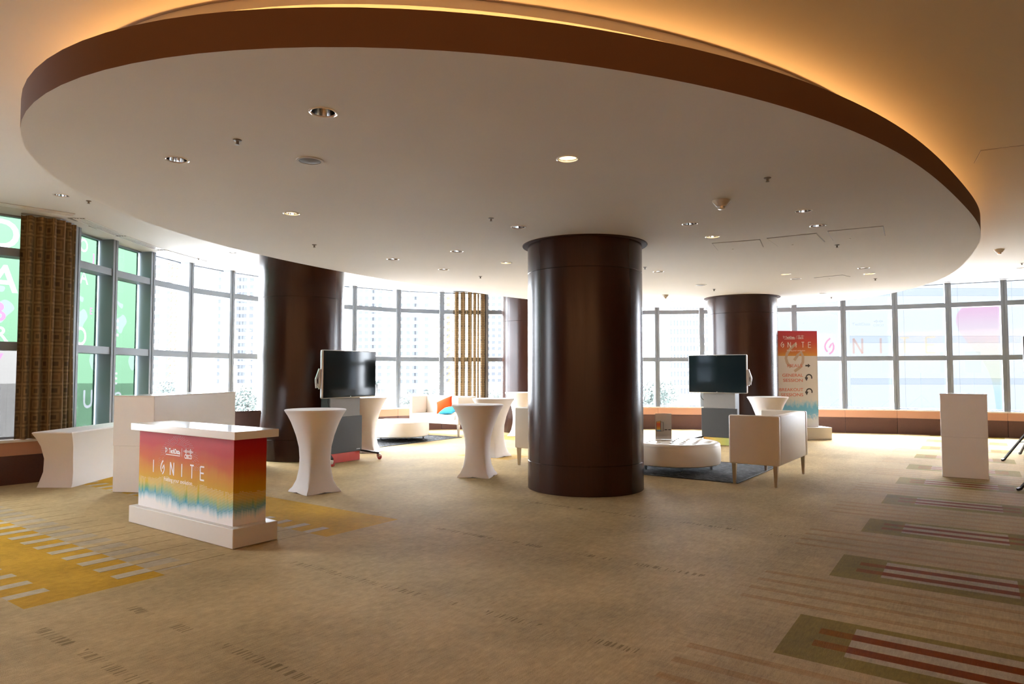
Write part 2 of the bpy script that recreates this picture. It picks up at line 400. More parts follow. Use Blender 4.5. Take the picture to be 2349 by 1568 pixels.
def text_mesh(s, size, align='CENTER', extrude=0.0, bold=0.0, space=1.0, width=None, line=1.0):
    c = bpy.data.curves.new('lettering', 'FONT'); c.body = s; c.size = size; c.align_x = align; c.extrude = extrude; c.offset = bold; c.space_character = space; c.space_line = line
    c.resolution_u = 4
    o = bpy.data.objects.new('lettering', c); COL.objects.link(o)
    me = bpy.data.meshes.new_from_object(o); bpy.data.objects.remove(o); bpy.data.curves.remove(c)
    if width:
        xs = [v.co.x for v in me.vertices]; k = width / (max(xs) - min(xs))
        for v in me.vertices: v.co.x *= k
    return me
def lettering(s, size, fm, mat, parent, name='lettering', **k):
    me = text_mesh(s, size, **k); me.transform(fm); return tag(mesh_obj(name, me, mat, parent), kind='stuff')
def stroke_mesh(lines, wd, fm, mat, parent, name='lettering', thick=.0012):
    m = MB()
    for ln in lines:
        pts = [Vector((p[0], p[1], 0)) for p in ln]; L = []; Rr = []
        for i, p in enumerate(pts):
            t = (pts[min(i + 1, len(pts) - 1)] - pts[max(i - 1, 0)]).normalized(); n = Vector((-t.y, t.x, 0)) * wd / 2
            L.append(p + n); Rr.append(p - n)
        for i in range(len(pts) - 1):
            a, b_, c, d = L[i], L[i + 1], Rr[i + 1], Rr[i]
            lo = [fm @ q for q in (a, b_, c, d)]; hi = [fm @ (q + Vector((0, 0, thick))) for q in (a, b_, c, d)]
            m.loft([lo, hi])
    o = m.build(name, mat, parent)
    return tag(o, kind='stuff') if name in ('emblem', 'print_lines', 'print_block', 'phone_outline') else o
def ignite(x0, step, h, skip_first=False):
    """strokes for the six widely spaced capitals, baseline y=0"""
    L = []; w_ = h * .52
    X = [x0 + step * i for i in range(6)]
    if not skip_first: L.append([(X[0], 0), (X[0], h)])
    c = X[1]
    L.append([(c + .06 * h, 1.04 * h), (c - .12 * h, .86 * h), (c - .24 * h, .66 * h), (c - .28 * h, .48 * h), (c - .24 * h, .30 * h), (c - .13 * h, .13 * h)])
    L.append([(c - .02 * h, .40 * h), (c + .10 * h, .60 * h), (c + .20 * h, .72 * h), (c + .26 * h, .52 * h), (c + .25 * h, .32 * h), (c + .16 * h, .13 * h), (c - .02 * h, -.02 * h)])
    c = X[2]; L += [[(c - w_ / 2, 0), (c - w_ / 2, h)], [(c - w_ / 2, h), (c + w_ / 2, 0)], [(c + w_ / 2, 0), (c + w_ / 2, h)]]
    c = X[3]; L.append([(c, 0), (c, h)])
    c = X[4]; L += [[(c, 0), (c, h)], [(c - w_ / 2, h), (c + w_ / 2, h)]]
    c = X[5]; L += [[(c - w_ / 2, 0), (c - w_ / 2, h)], [(c - w_ / 2, h), (c + w_ * .5, h)], [(c - w_ / 2, h * .52), (c + w_ * .4, h * .52)], [(c - w_ / 2, 0), (c + w_ * .5, 0)]]
    return L
def letters(x0, step, h, wd, dz, fm, mat, parent, skip_first=False, name='letter'):
    """the six capitals, one object each"""
    L = ignite(x0, step, h); G = [L[0:1], L[1:3], L[3:6], L[6:7], L[7:9], L[9:13]]
    for g in G[1:] if skip_first else G: stroke_mesh([[(q[0], q[1] + dz) for q in l] for l in g], wd, fm, mat, parent, name)
def bars9(cx, y, wd, ht):
    hs = (.25, .5, 1, .5, .25, .5, 1, .5, .25)
    return [[(cx - wd / 2 + wd * i / 8, y + ht * .45 - ht * k * .5), (cx - wd / 2 + wd * i / 8, y + ht * .45 + ht * k * .5)] for i, k in enumerate(hs)]
def planar(outer, holes, z, name='p'):
    """flat mesh bounded by outer with holes (list of loops of xy)"""
    c = bpy.data.curves.new(name, 'CURVE'); c.dimensions = '2D'; c.fill_mode = 'BOTH'
    for lp in [outer] + holes:
        s = c.splines.new('POLY'); s.points.add(len(lp) - 1); s.use_cyclic_u = True
        for p, q in zip(s.points, lp): p.co = (q[0], q[1], 0, 1)
    o = bpy.data.objects.new(name, c); COL.objects.link(o); me = bpy.data.meshes.new_from_object(o)
    bpy.data.objects.remove(o); bpy.data.curves.remove(c)
    for v in me.vertices: v.co.z = z
    return me
def circ(c, r, n=24): return [(c[0] + r * math.cos(2 * PI * i / n), c[1] + r * math.sin(2 * PI * i / n)) for i in range(n)]
def outline_loops(me):
    """boundary loops of a flat filled mesh"""
    from collections import defaultdict
    cnt = defaultdict(int); nxt = {}
    key = lambda i: tuple(round(c, 5) for c in me.vertices[i].co)
    for p in me.polygons:
        vs = list(p.vertices)
        for a, b_ in zip(vs, vs[1:] + vs[:1]): cnt[frozenset((key(a), key(b_)))] += 1
    for p in me.polygons:
        vs = list(p.vertices)
        for a, b_ in zip(vs, vs[1:] + vs[:1]):
            if cnt[frozenset((key(a), key(b_)))] == 1: nxt[key(a)] = key(b_)
    loops = []; left = dict(nxt)
    while left:
        s = next(iter(left)); lp = [s]; c = left.pop(s)
        while c != s and c in left: lp.append(c); c = left.pop(c)
        loops.append([(q[0], q[1]) for q in lp])
    return [l for l in loops if len(l) > 2]

# ================================================================== STRUCTURE
ZC = 3.80; ZD = 3.30; ZT = 3.52; ZP = 3.736
# fronts of the window mullions, clockwise from the left
MUL = [(-10.9, 5.65), (-10.1, 6.38), (-9.2, 7.22), (-8.3, 8.07), (-7.44, 8.93), (-6.66, 9.91), (-6.69, 10.46), (-6.716, 11.5), (-6.68, 12.65), (-6.541, 13.87), (-6.144, 14.95), (-5.58, 15.95),
       (-4.88, 16.83), (-4.06, 17.58), (-3.06, 18.4), (-1.94, 18.87), (-.72, 19.0), (.47, 19.1), (1.66, 19.15), (2.86, 19.12), (4.05, 19.0), (5.26, 18.88), (6.42, 18.55),
       (7.54, 18.2), (8.68, 17.85), (9.84, 17.5), (10.9, 17.0), (11.9, 16.45), (12.9, 15.85)]
MUL = [Vector((x, y, 0)) for x, y in MUL]
def outward(i):
    a = MUL[max(i - 1, 0)]; b_ = MUL[min(i + 1, len(MUL) - 1)]; t = (b_ - a).normalized(); return Vector((-t.y, t.x, 0))
NRM = [outward(i) for i in range(len(MUL))]
off = lambda i, d: MUL[i] + NRM[i] * d
glassline = [off(i, .40) for i in range(len(MUL))]
room = [(p.x, p.y) for p in glassline] + [(13.6, 14.5), (15.0, 10.0), (17.4, -4.2), (-11.4, -4.2), (-11.4, 5.0)]

m = MB(); m.loft([[(x, y, -.15) for x, y in room], [(x, y, 0) for x, y in room]])
tag(m.build('floor', M['carpet']), 'beige patterned carpet with gold comb-edged bands and olive blocks', kind='structure')

# ceiling canopy outline (oval in plan)
EM = ((.0353, -.0153), (-.0153, .0249)); CC = (1.999, 10.978)
CF = (1.0004, -.0008, .0031, -.0016, .0065, .0008, .0016, .0075, .0075, -.0044, .0006, -.0071, .0018)
def canopy(t, inset=0.0):
    c, s = math.cos(t), math.sin(t)
    r = 1 / math.sqrt(EM[0][0] * c * c + 2 * EM[0][1] * c * s + EM[1][1] * s * s)
    k = CF[0] + sum(CF[2 * i - 1] * math.cos(i * t) + CF[2 * i] * math.sin(i * t) for i in range(1, 7))
    return Vector((CC[0] + c * r * k, CC[1] + s * r * k))
NO = 240
OUT = [canopy(2 * PI * i / NO) for i in range(NO)]
def inset(d):
    L = []
    for i in range(NO):
        t = (OUT[(i + 1) % NO] - OUT[i - 1]).normalized(); L.append(OUT[i] + Vector((-t.y, t.x)) * d)
    return L
def in_poly(p, L):
    c = False
    for i in range(len(L)):
        a, b_ = L[i - 1], L[i]
        if (a[1] > p[1]) != (b_[1] > p[1]) and p[0] < (b_[0] - a[0]) * (p[1] - a[1]) / (b_[1] - a[1]) + a[0]: c = not c
    return c

# ---- ceiling lights: picture position, lit, label
LIGHTS = [
 (741.5, 257.5, 0, 'large recessed chrome downlight nearest in the canopy, unlit, wide mirror cone'),
 (405.5, 366, 0, 'unlit recessed chrome downlight near the left rim of the canopy'),
 (669.5, 489.5, 1, 'lit recessed downlight between the round speaker grille and the left column'),
 (1302.5, 364.5, 1, 'lit recessed downlight glowing alone in front of the central column'),
 (141, 448, 0, 'unlit downlight in the white outer ceiling above the dark curtain'),
 (534, 579, 0, 'unlit downlight in the white outer ceiling beside the left column'),
 (1189, 520.5, 0, 'unlit downlight just left of the flange of the central column'),
 (1048, 576, 0, 'unlit downlight left of the central column, right of its dim neighbour near the back left'),
 (901, 594, 0, 'unlit downlight to the right of the left column, before the canopy edge'),
 (1018, 617.5, 0, 'unlit downlight above the back curtain, close to the canopy edge'),
 (1161, 602.5, 1, 'lit downlight hard against the left side of the central column'),
 (1583, 513, 0, 'unlit downlight beyond the cone detector, right of the central column'),
 (1635, 542.5, 1, 'lit downlight beside the leftmost of the three ceiling access panels'),
 (1843, 484, 0, 'unlit downlight above the three access panels, the nearer of its pair'),
 (1876, 517.5, 0, 'unlit downlight touching the middle of the three access panels, the farther of its pair'),
 (1510.5, 622.5, 0, 'unlit downlight right of the central column below its flange level'),
 (1802, 628.5, 1, 'lit downlight above the right column'),
 (1826, 639, 0, 'unlit downlight just past the lit one over the right column'),
 (1981, 614.5, 0, 'unlit downlight to the right of the small access panel'),
 (1994.5, 627.5, 1, 'lit downlight near the right canopy edge over the entrance windows'),
 (1887, 672, 0, 'unlit downlight above the tall direction sign'),
 (1543, 691, 0, 'unlit downlight far back between central and right columns'),
 (2341, 614, 0, 'unlit downlight in the outer ceiling at the far right'),
]
LP = []
up_poly = [(p.x, p.y) for p in OUT]
for px, py, lit, lab in LIGHTS:
    p = onz(px, py, ZD)
    if not in_poly(p, up_poly) or (px, py) in ((141, 448), (534, 579), (2341, 614)): p = onz(px, py, ZC)
    LP.append(p)
RH = .079
holes_d = [circ(p, RH) for p in LP if p.z < 3.5]; holes_c = [circ(p, RH) for p in LP if p.z > 3.5]

ceil = mesh_obj('ceiling', planar(room, holes_c, ZC), M['ceiling']); tag(ceil, 'plain upper ceiling glowing orange around the canopy', kind='structure')
can = empty('ceiling_canopy', (0, 0, 0), label='large oval suspended ceiling canopy lit from above', kind='structure')
me = planar([(p.x, p.y) for p in OUT], holes_d, ZD); mesh_obj('underside', me, M['plaster'], can)
m = MB(); m.loft([[(p.x, p.y, ZD) for p in OUT], [(p.x, p.y, ZT) for p in OUT]], cap0=False, cap1=True)
m.build('rim', M['rim'], can, smooth=True)
m = MB(); I = inset(.36); m.loft([[(p.x, p.y, ZP) for p in I], [(p.x, p.y, ZC - .001) for p in I]], cap0=True, cap1=False); m.build('upper_plate', M['ceiling'], can, smooth=True)
m = MB(); A, B = inset(.42), inset(.46); n = len(A)
m.loft([[(p.x, p.y, ZT + .006) for p in A], [(p.x, p.y, ZT + .03) for p in A], [(p.x, p.y, ZT + .03) for p in B], [(p.x, p.y, ZT + .006) for p in B]], cap0=False, cap1=False)
m.build('light_strip', M['cove_strip'], can)

# ---- low window wall: one wood panel, one painted panel and one sill piece per bay
wall = empty('wall_back', (0, 0, 0), label='low curved wall under the windows, dark wood with a salmon band', kind='structure')
def strip(i, z0, z1, d0, d1, name, mat, gap=.004):
    a, b_ = MUL[i], MUL[i + 1]; na, nb = NRM[i], NRM[i + 1]; t = (b_ - a).normalized() * gap
    q = [a + na * d0 + t, b_ + nb * d0 - t, b_ + nb * d1 - t, a + na * d1 + t]
    m = MB(); m.loft([[(p.x, p.y, z0) for p in q], [(p.x, p.y, z1) for p in q]]); return m.build(name, mat, wall)
for i in range(len(MUL) - 1):
    strip(i, .0, .40, .0, .36, 'wood_panel', M['base_wood']); strip(i, .40, .585, .008, .36, 'painted_panel', M['salmon'], .002)
    strip(i, .585, .62, -.035, .40, 'sill', M['sill'], .001 if i % 2 else .003)

# ---- windows
def window(i):
    a, b_ = MUL[i], MUL[i + 1]; na, nb = NRM[i], NRM[i + 1]; mid = (a + b_) / 2
    t = (b_ - a).normalized(); n = Vector((-t.y, t.x, 0)); L = (b_ - a).length
    W = empty('window_%d' % (i + 1), (mid.x, mid.y, 0), math.atan2(t.y, t.x), kind='structure')
    h = L / 2
    # local: x along the wall to the right, y outward
    m = MB(); m.box((-h - .066, 0, .62), (-h - .012, .30, ZC)); m.box((-h - .012, .012, .62), (-h + .012, .30, ZC)); m.box((-h + .012, 0, .62), (-h + .066, .30, ZC)); m.build('mullion', M['alu'], W)
    if i == len(MUL) - 2:
        m = MB(); m.box((h - .066, 0, .62), (h + .066, .30, ZC)); m.build('mullion', M['alu'], W)
    for z0, z1, nm in ((1.865, 1.985, 'transom'), (3.185, 3.30, 'transom'), (.62, .65, 'bottom_rail'), (3.775, ZC, 'top_rail')):
        m = MB(); m.box((-h + .066, .018 if nm == 'transom' else .2, z0), (h - .066, .295, z1)); m.build(nm, M['alu'], W)
    for z0, z1 in ((.65, 1.865), (1.985, 3.185), (3.30, 3.775)):
        m = MB(); m.quad((-h + .06, .27, z0 - .004), (h - .06, .27, z0 - .004), (h - .06, .27, z1 + .004), (-h + .06, .27, z1 + .004)); m.build('pane', M['glass'], W)
    m = MB(); m.box((-h - .1, -.30, ZC - .006), (-h + .1, -.20, ZC + .02)); m.build('head_plate', M['mid_grey'], W)
    return W, h
WIN = [window(i) for i in range(len(MUL) - 1)]
bay = lambda px: None

def film_pane(i, z0, z1, letters, base='film_green', x0=None, x1=None):
    """printed film on one pane with letters cut out and filled: letters = (text, size, x, z, slant, material)"""
    W, h = WIN[i]; xa = -h + .062 if x0 is None else x0; xb = h - .062 if x1 is None else x1
    loops = []; y = .262
    for s, size, x, z, slant, mt in letters:
        me = text_mesh(s, size, bold=size * .010)
        for v in me.vertices: v.co.x += v.co.y * slant
        for v in me.vertices: v.co = Vector((min(xb - .002, max(xa + .002, v.co.x + x)), min(z1 - .002, max(z0 + .002, v.co.y + z)), 0))
        for lp in outline_loops(me): loops.append(lp)
        fm = Matrix(((1, 0, 0, 0), (0, 0, 0, y), (0, 1, 0, 0), (0, 0, 0, 1)))
        me.transform(fm); mesh_obj('window_lettering', me, M[mt], W)
    me = planar([(xa, z0), (xb, z0), (xb, z1), (xa, z1)], loops, 0); me.transform(Matrix(((1, 0, 0, 0), (0, 0, 0, y), (0, 1, 0, 0), (0, 0, 0, 1))))
    mesh_obj('printed_film', me, M[base], W)
PANE = ((.65, 1.865), (1.985, 3.185), (3.30, 3.775))
film_pane(4, *PANE[2], [('O', .58, .02, 3.33, 0, 'film_white')])
film_pane(4, *PANE[1], [('A', .55, .05, 2.70, .1, 'film_white'), ('B', .40, .0, 2.28, 0, 'film_pink'), ('R', .30, .05, 2.0, 0, 'film_white')])
film_pane(4, *PANE[0], [('V', .30, .0, 1.62, 0, 'film_pink')], 'film_sand')
film_pane(5, *PANE[2], [('G', .40, .0, 3.40, 0, 'film_white')], 'film_green'); film_pane(5, *PANE[1], [], 'film_green'); film_pane(5, *PANE[0], [], 'film_green')
film_pane(6, *PANE[2], [('O', .30, .05, 3.52, 0, 'film_white'), ('A', .34, -.20, 3.30, .1, 'film_white'), ('I', .34, .33, 3.30, 0, 'film_pink')])
film_pane(6, *PANE[1], [('A', .34, .08, 3.0, 0, 'film_white'), ('S.', .42, -.14, 2.42, 0, 'film_white'), ('E', .16, .30, 2.52, 0, 'film_pink'), ('O', .42, .03, 2.0, 0, 'film_white')])
film_pane(6, *PANE[0], [('U', .42, .28, .98, 0, 'film_white'), ('c', .2, -.34, 1.0, 0, 'film_white')])
film_pane(7, *PANE[2], [], 'film_green'); film_pane(7, *PANE[1], [('E', .42, -.12, 2.2, 0, 'film_white')]); film_pane(7, *PANE[0], [('E', .3, -.1, 1.35, 0, 'film_white'), ('O', .34, .0, .98, 0, 'film_white')])
for _p in PANE: film_pane(0, *_p, [], 'film_green')  # unseen film added over the first bay to cut daylight from the left
film_pane(3, *PANE[1], [], 'film_green'); film_pane(3, *PANE[0], [], 'film_sand'); film_pane(3, *PANE[2], [], 'film_green')
# pale decals on the right-hand windows
def decal_on(i, strokes, wd, mat, y=.262):
    W, h = WIN[i]; stroke_mesh(strokes, wd, frame_mat((0, y, 0), (1, 0, 0), (0, 0, 1)), M[mat], W, 'window_lettering', .0005)
def wx(i, px):
    """local x on the glass plane of bay i that the given picture column meets"""
    W, h = WIN[i]; d = ray(px, 855); c, s = math.cos(W.rotation_euler.z), math.sin(W.rotation_euler.z)
    o = Vector((W.location.x - s * .262, W.location.y + c * .262)); # o + x*(c,s) = k*(d.x,d.y)
    det = c * -d.y - s * -d.x
    return ((-o.x) * -d.y - (-o.y) * -d.x) / det
G = ignite(0, 0, .33)
gb, gn, ge = 23, 24, 25
xg = wx(gb, 1904); L6 = ignite(xg - 1, 1, .40); decal_on(gb, [l for l in [[(p[0], p[1] + 2.06) for p in q] for q in L6] if abs(l[0][0] - xg) < .4], .045, 'tint_pink')
def one(i, px, k, mat, h_=.40, z=2.06):
    x = wx(i, px); L = ignite(x - k, 1, h_); decal_on(i, [l for l in [[(p[0], p[1] + z) for p in q] for q in L] if abs(l[0][0] - x) < .4], .05, mat)
one(gn, 1969.5, 2, 'tint_peach'); one(gn, 2022, 3, 'tint_peach'); one(ge, 2077.5, 4, 'tint_cream'); one(ge, 2137, 5, 'tint_cream')
W, h = WIN[gn]; lettering('TechData', .11, frame_mat((wx(gn, 1978), .262, 2.80), (1, 0, 0), (0, 0, 1)), M['tint_grey'], W, 'window_lettering', bold=.003)
decal_on(gn, bars9(wx(gn, 2018), 2.86, .20, .09), .012, 'tint_grey'); lettering('CISCO', .085, frame_mat((wx(gn, 2018), .262, 2.77), (1, 0, 0), (0, 0, 1)), M['tint_grey'], W, 'window_lettering', bold=.002)
# rainbow teardrop on the bay left of the loudspeaker, cut by the transom
W, h = WIN[26]
def tear_poly(z0, z1):
    xr = h - .07; pts = []
    edge = [(3.185, -.26), (3.05, -.37), (2.90, -.405), (2.75, -.39), (2.55, -.32), (2.3, -.17), (2.05, .0), (1.9, .09), (1.7, .20), (1.4, .30), (1.1, .345), (.8, .37), (.65, .38)]
    def ex(z):
        for (za, xa), (zb, xb) in zip(edge, edge[1:]):
            if zb <= z <= za: return xb + (xa - xb) * (z - zb) / (za - zb)
        return edge[-1][1]
    zs = [z0 + (z1 - z0) * k / 16 for k in range(17)]
    return [(xr, z0)] + [(xr, z1)] + [(ex(z), z) for z in reversed(zs)]
for z0, z1 in (PANE[1], PANE[0]):
    mm = planar(tear_poly(z0, z1), [], 0); mm.transform(Matrix(((1, 0, 0, 0), (0, 0, 0, .262), (0, 1, 0, 0), (0, 0, 0, 1)))); mesh_obj('teardrop_decal', mm, M['tint_rainbow'], W)

# ---- solid walls behind and beside the camera
def wallbox(name, a, c, mat, lab): m = MB(); m.box(a, c); return tag(m.build(name, M[mat]), lab, kind='structure')
wallbox('wall_front', (-11.4, -4.4, 0), (17.4, -4.2, ZC), 'warm_wall', 'brown wall behind the camera')
wallbox('wall_left', (-11.6, -4.2, 0), (-11.4, 5.0, ZC), 'side_wall', 'brown side wall left of the windows')
m = MB(); m.bar((-11.5, 4.9, ZC / 2), (-11.15, 6.0, ZC / 2), .2, ZC); tag(m.build('wall_left_corner', M['side_wall']), 'brown wall just before the first left window', kind='structure')
m = MB(); m.bar((15.05, 10.1, ZC / 2), (17.45, -4.3, ZC / 2), .2, ZC); tag(m.build('wall_right', M['side_wall']), 'brown side wall right of the windows', kind='structure')
m = MB(); m.bar((13.05, 16.3, ZC / 2), (15.05, 9.9, ZC / 2), .2, ZC); tag(m.build('wall_corner', M['side_wall']), 'brown wall continuing past the last right window', kind='structure')

# ---- columns
def column(name, x, y, r, ztop, flange, lab):
    t = empty(name, (x, y, 0), label=lab, kind='structure')
    def ring(z0, z1, nm, rr=r, mat='wood'):
        m = MB(); m.lathe([(rr - .004, z0), (rr, z0 + .004), (rr, z1 - .004), (rr - .004, z1)], 96, cap0=False, cap1=False); return m.build(nm, M[mat], t, smooth=True)
    ring(0, .375, 'base_drum'); ring(.375, 2.905, 'shaft'); ring(2.905, ztop, 'top_drum')
    m = MB(); m.lathe([(r - .008, .02), (r - .008, ztop)], 64, cap0=False, cap1=False); m.build('core', M['shade_dark'], t, smooth=True)
    if flange:
        m = MB(); m.lathe([(r - .002, ztop - .012), (r + .07, ztop - .010), (r + .075, ztop - .004), (r + .075, ztop - .0005), (r - .002, ztop - .0005)], 96, cap0=False, cap1=False); m.build('flange', M['flange'], t, smooth=True)
    return t
column('column_centre', 1.0, 9.37, .782, ZD, True, 'dark cherry wood round column standing nearest, before the ottoman')
column('column_left', -3.93, 12.73, .768, ZC, False, 'dark cherry wood round column behind the left display cart')
column('column_right', 5.37, 15.9, .775, ZD, True, 'dark cherry wood round column behind the right display cart')
column('column_back', .50, 18.28, .775, ZC, False, 'reddish round column by the back windows behind two cocktail tables')

# ---- ceiling fittings
def downlight(i):
    px, py, lit, lab = LIGHTS[i]; p = LP[i]
    t = empty('recessed_downlight', p, label=lab, cat='downlight', group='downlights in the ceiling')
    m = MB(); m.lathe([(RH - .001, .004), (RH - .001, -.003), (RH + .006, -.006), (RH + .016, -.003), (RH + .017, 0)], 32, cap0=False, cap1=False); m.build('trim_ring', M['white_gloss'], t, smooth=True)
    m = MB(); m.lathe([(RH, .0), (RH - .003, .03), (.070, .075), (.060, .125), (.03, .14), (.0005, .141)], 32, cap0=False, cap1=False); m.build('reflector', M['chrome'], t, smooth=True)
    m = MB(); m.lathe([(.001, .028), (.05, .030), (.066, .034), (.068, .05), (.05, .12)] if lit else [(.001, .072), (.024, .075), (.034, .09), (.03, .11), (.02, .134)], 20, cap0=False, cap1=False); m.build('lamp', M['lamp_lit' if lit else 'lamp_off'], t, smooth=True)
for i in range(len(LIGHTS)): downlight(i)
SPR = [(544.5, 321, 0, 'fire sprinkler head between the two nearest downlights'), (203.5, 460.5, 1, 'fire sprinkler in the outer ceiling beside the left slot grille'), (721, 561, 0, 'fire sprinkler above the left column'),
       (1126.5, 500, 0, 'fire sprinkler left of the central column, before its nearest downlight'), (1102, 633.5, 0, 'fire sprinkler above the far cocktail tables'), (1760.5, 407.5, 0, 'fire sprinkler at the right, nearer than the cone detector'),
       (1920, 561.5, 0, 'fire sprinkler just past the three access panels'), (2008, 638.5, 0, 'fire sprinkler near the right canopy edge'), (1479.5, 612.5, 0, 'fire sprinkler against the right flank of the central column'),
       (1638, 663, 0, 'fire sprinkler just before the right column'), (455.5, 592, 1, 'fire sprinkler in the outer ceiling above the clear left windows'), (1907, 681, 0, 'fire sprinkler over the tall direction sign'), (2344, 603, 1, 'fire sprinkler in the outer ceiling at the far right')]
for px, py, up, lab in SPR:
    t = empty('fire_sprinkler', onz(px, py, ZC if up else ZD), label=lab, cat='sprinkler', group='sprinklers in the ceiling')
    m = MB(); m.lathe([(.032, 0), (.030, -.005), (.010, -.009)], 20, cap0=False); m.build('escutcheon', M['dull_metal'], t, smooth=True)
    m = MB(); m.lathe([(.007, -.008), (.006, -.034)], 10); m.box((-.011, -.0025, -.036), (-.008, .0025, -.010)); m.box((.008, -.0025, -.036), (.011, .0025, -.010)); m.build('stem', M['dull_metal'], t)
    m = MB(); m.lathe([(.017, -.037), (.017, -.035)], 14); m.build('deflector', M['dull_metal'], t)
for px, py, up, k, lab in ((1655, 460, 0, 1.0, 'ivory cone smoke detector right of the central column'), (1526, 676, 0, .8, 'small ivory smoke detector far back before the middle windows'), (2292, 572, 1, .9, 'ivory cone smoke detector in the outer ceiling at the right')):
    t = empty('smoke_detector', onz(px, py, ZC if up else ZD), label=lab, cat='smoke detector', group='smoke detectors')
    m = MB(); m.lathe([(.092 * k, 0), (.090 * k, -.010), (.055 * k, -.055), (.045 * k, -.06)], 28, cap0=False); m.build('base', M['detector'], t, smooth=True)
    m = MB(); m.lathe([(.036 * k, -.06), (.034 * k, -.085), (.026 * k, -.09)], 20, cap0=False); m.build('sensor_head', M['brass'], t, smooth=True)
for px, py, k, lab in ((711, 368, 1, 'round flush loudspeaker grille between downlights at the left'), (1608, 653, 1, 'round flush loudspeaker grille before the right column')):
    t = empty('ceiling_speaker', onz(px, py, ZD), label=lab, cat='speaker', group='ceiling speakers')
    m = MB(); m.lathe([(.088, -.001), (.090, -.008), (.108, -.007), (.112, 0)], 36, cap0=False, cap1=False); m.build('rim', M['detector'], t, smooth=True)
    m = MB(); m.lathe([(.0005, -.014), (.05, -.012), (.088, -.004)], 36, cap0=False, cap1=False); m.build('grille', M['grille'], t, smooth=True)
PAN = [([(1625, 558), (1736.6, 549), (1759, 566), (1654, 573)], 0, 'leftmost ceiling access panel of the row of three'), ([(1756.7, 545.5), (1872.8, 534.8), (1892.9, 553.6), (1785.7, 565)], 0, 'middle ceiling access panel of the row of three'),
       ([(1895, 530), (2022, 518), (2035.7, 540), (1913, 551)], 0, 'rightmost ceiling access panel of the row of three'), ([(1875, 637), (1937.5, 628), (1944, 636), (1879.5, 640)], 0, 'small ceiling access panel behind the row of three'),
       ([(2241, 346), (2349, 332), (2349, 361), (2241, 373)], 1, 'long access panel in the dim outer ceiling at upper right')]
for pts, up, lab in PAN:
    z = ZC if up else ZD; q = [onz(x, y, z) for x, y in pts]; c = sum(q, Vector()) / 4
    e = ((q[1] - q[0]) + (q[2] - q[3])).normalized(); f = Vector((-e.y, e.x, 0)); lw = ((q[1] - q[0]).length + (q[2] - q[3]).length) / 4; lh = abs(((q[0] + q[1]) - (q[2] + q[3])).dot(f)) / 4
    if up: lw += .5; c += e * .5
    t = empty('access_panel', c, math.atan2(e.y, e.x), label=lab, cat='access panel', group='access panels in the ceiling')
    m = MB(); m.box((-lw, -lh, -.002), (lw, lh, .001)); m.build('frame_gap', M['mid_grey'], t)
    m = MB(); m.box((-lw + .008, -lh + .008, -.006), (lw - .008, lh - .008, 0)); m.build('panel', M['ceiling' if up else 'plaster'], t)
    m = MB(); m.lathe([(.012, -.012), (.014, -.005)], 10, (-.1, lh - .05) if not up else (0, lh * .4)); m.build('latch', M['brass'], t)
SL = [((-7.6, 8.12), (-6.24, 9.62), 'slotted air grille in the outer ceiling left of the dark curtain'), ((-6.30, 9.84), (-6.42, 11.05), 'slotted air grille in the outer ceiling right of the dark curtain'),
      ((-6.42, 11.12), (-6.42, 12.3), 'second slotted air grille along the left windows, after the curtain'), ((-6.42, 12.4), (-6.24, 13.7), 'third slotted air grille along the left windows, before the left column')]
for a, b_, lab in SL:
    a, b_ = Vector((*a, ZC)), Vector((*b_, ZC)); d = b_ - a; L = d.length
    t = empty('slot_diffuser', (a + b_) / 2, math.atan2(d.y, d.x), label=lab, cat='air grille', group='slot air grilles')
    m = MB(); m.box((-L / 2, -.085, -.004), (L / 2, .085, .002)); m.build('recess', M['shade_dark'], t)
    for k in range(5):
        y = -.08 + .04 * k; m = MB(); m.box((-L / 2, y - .009, -.012), (L / 2, y + .009, -.003)); m.build('slat', M['sill'], t)

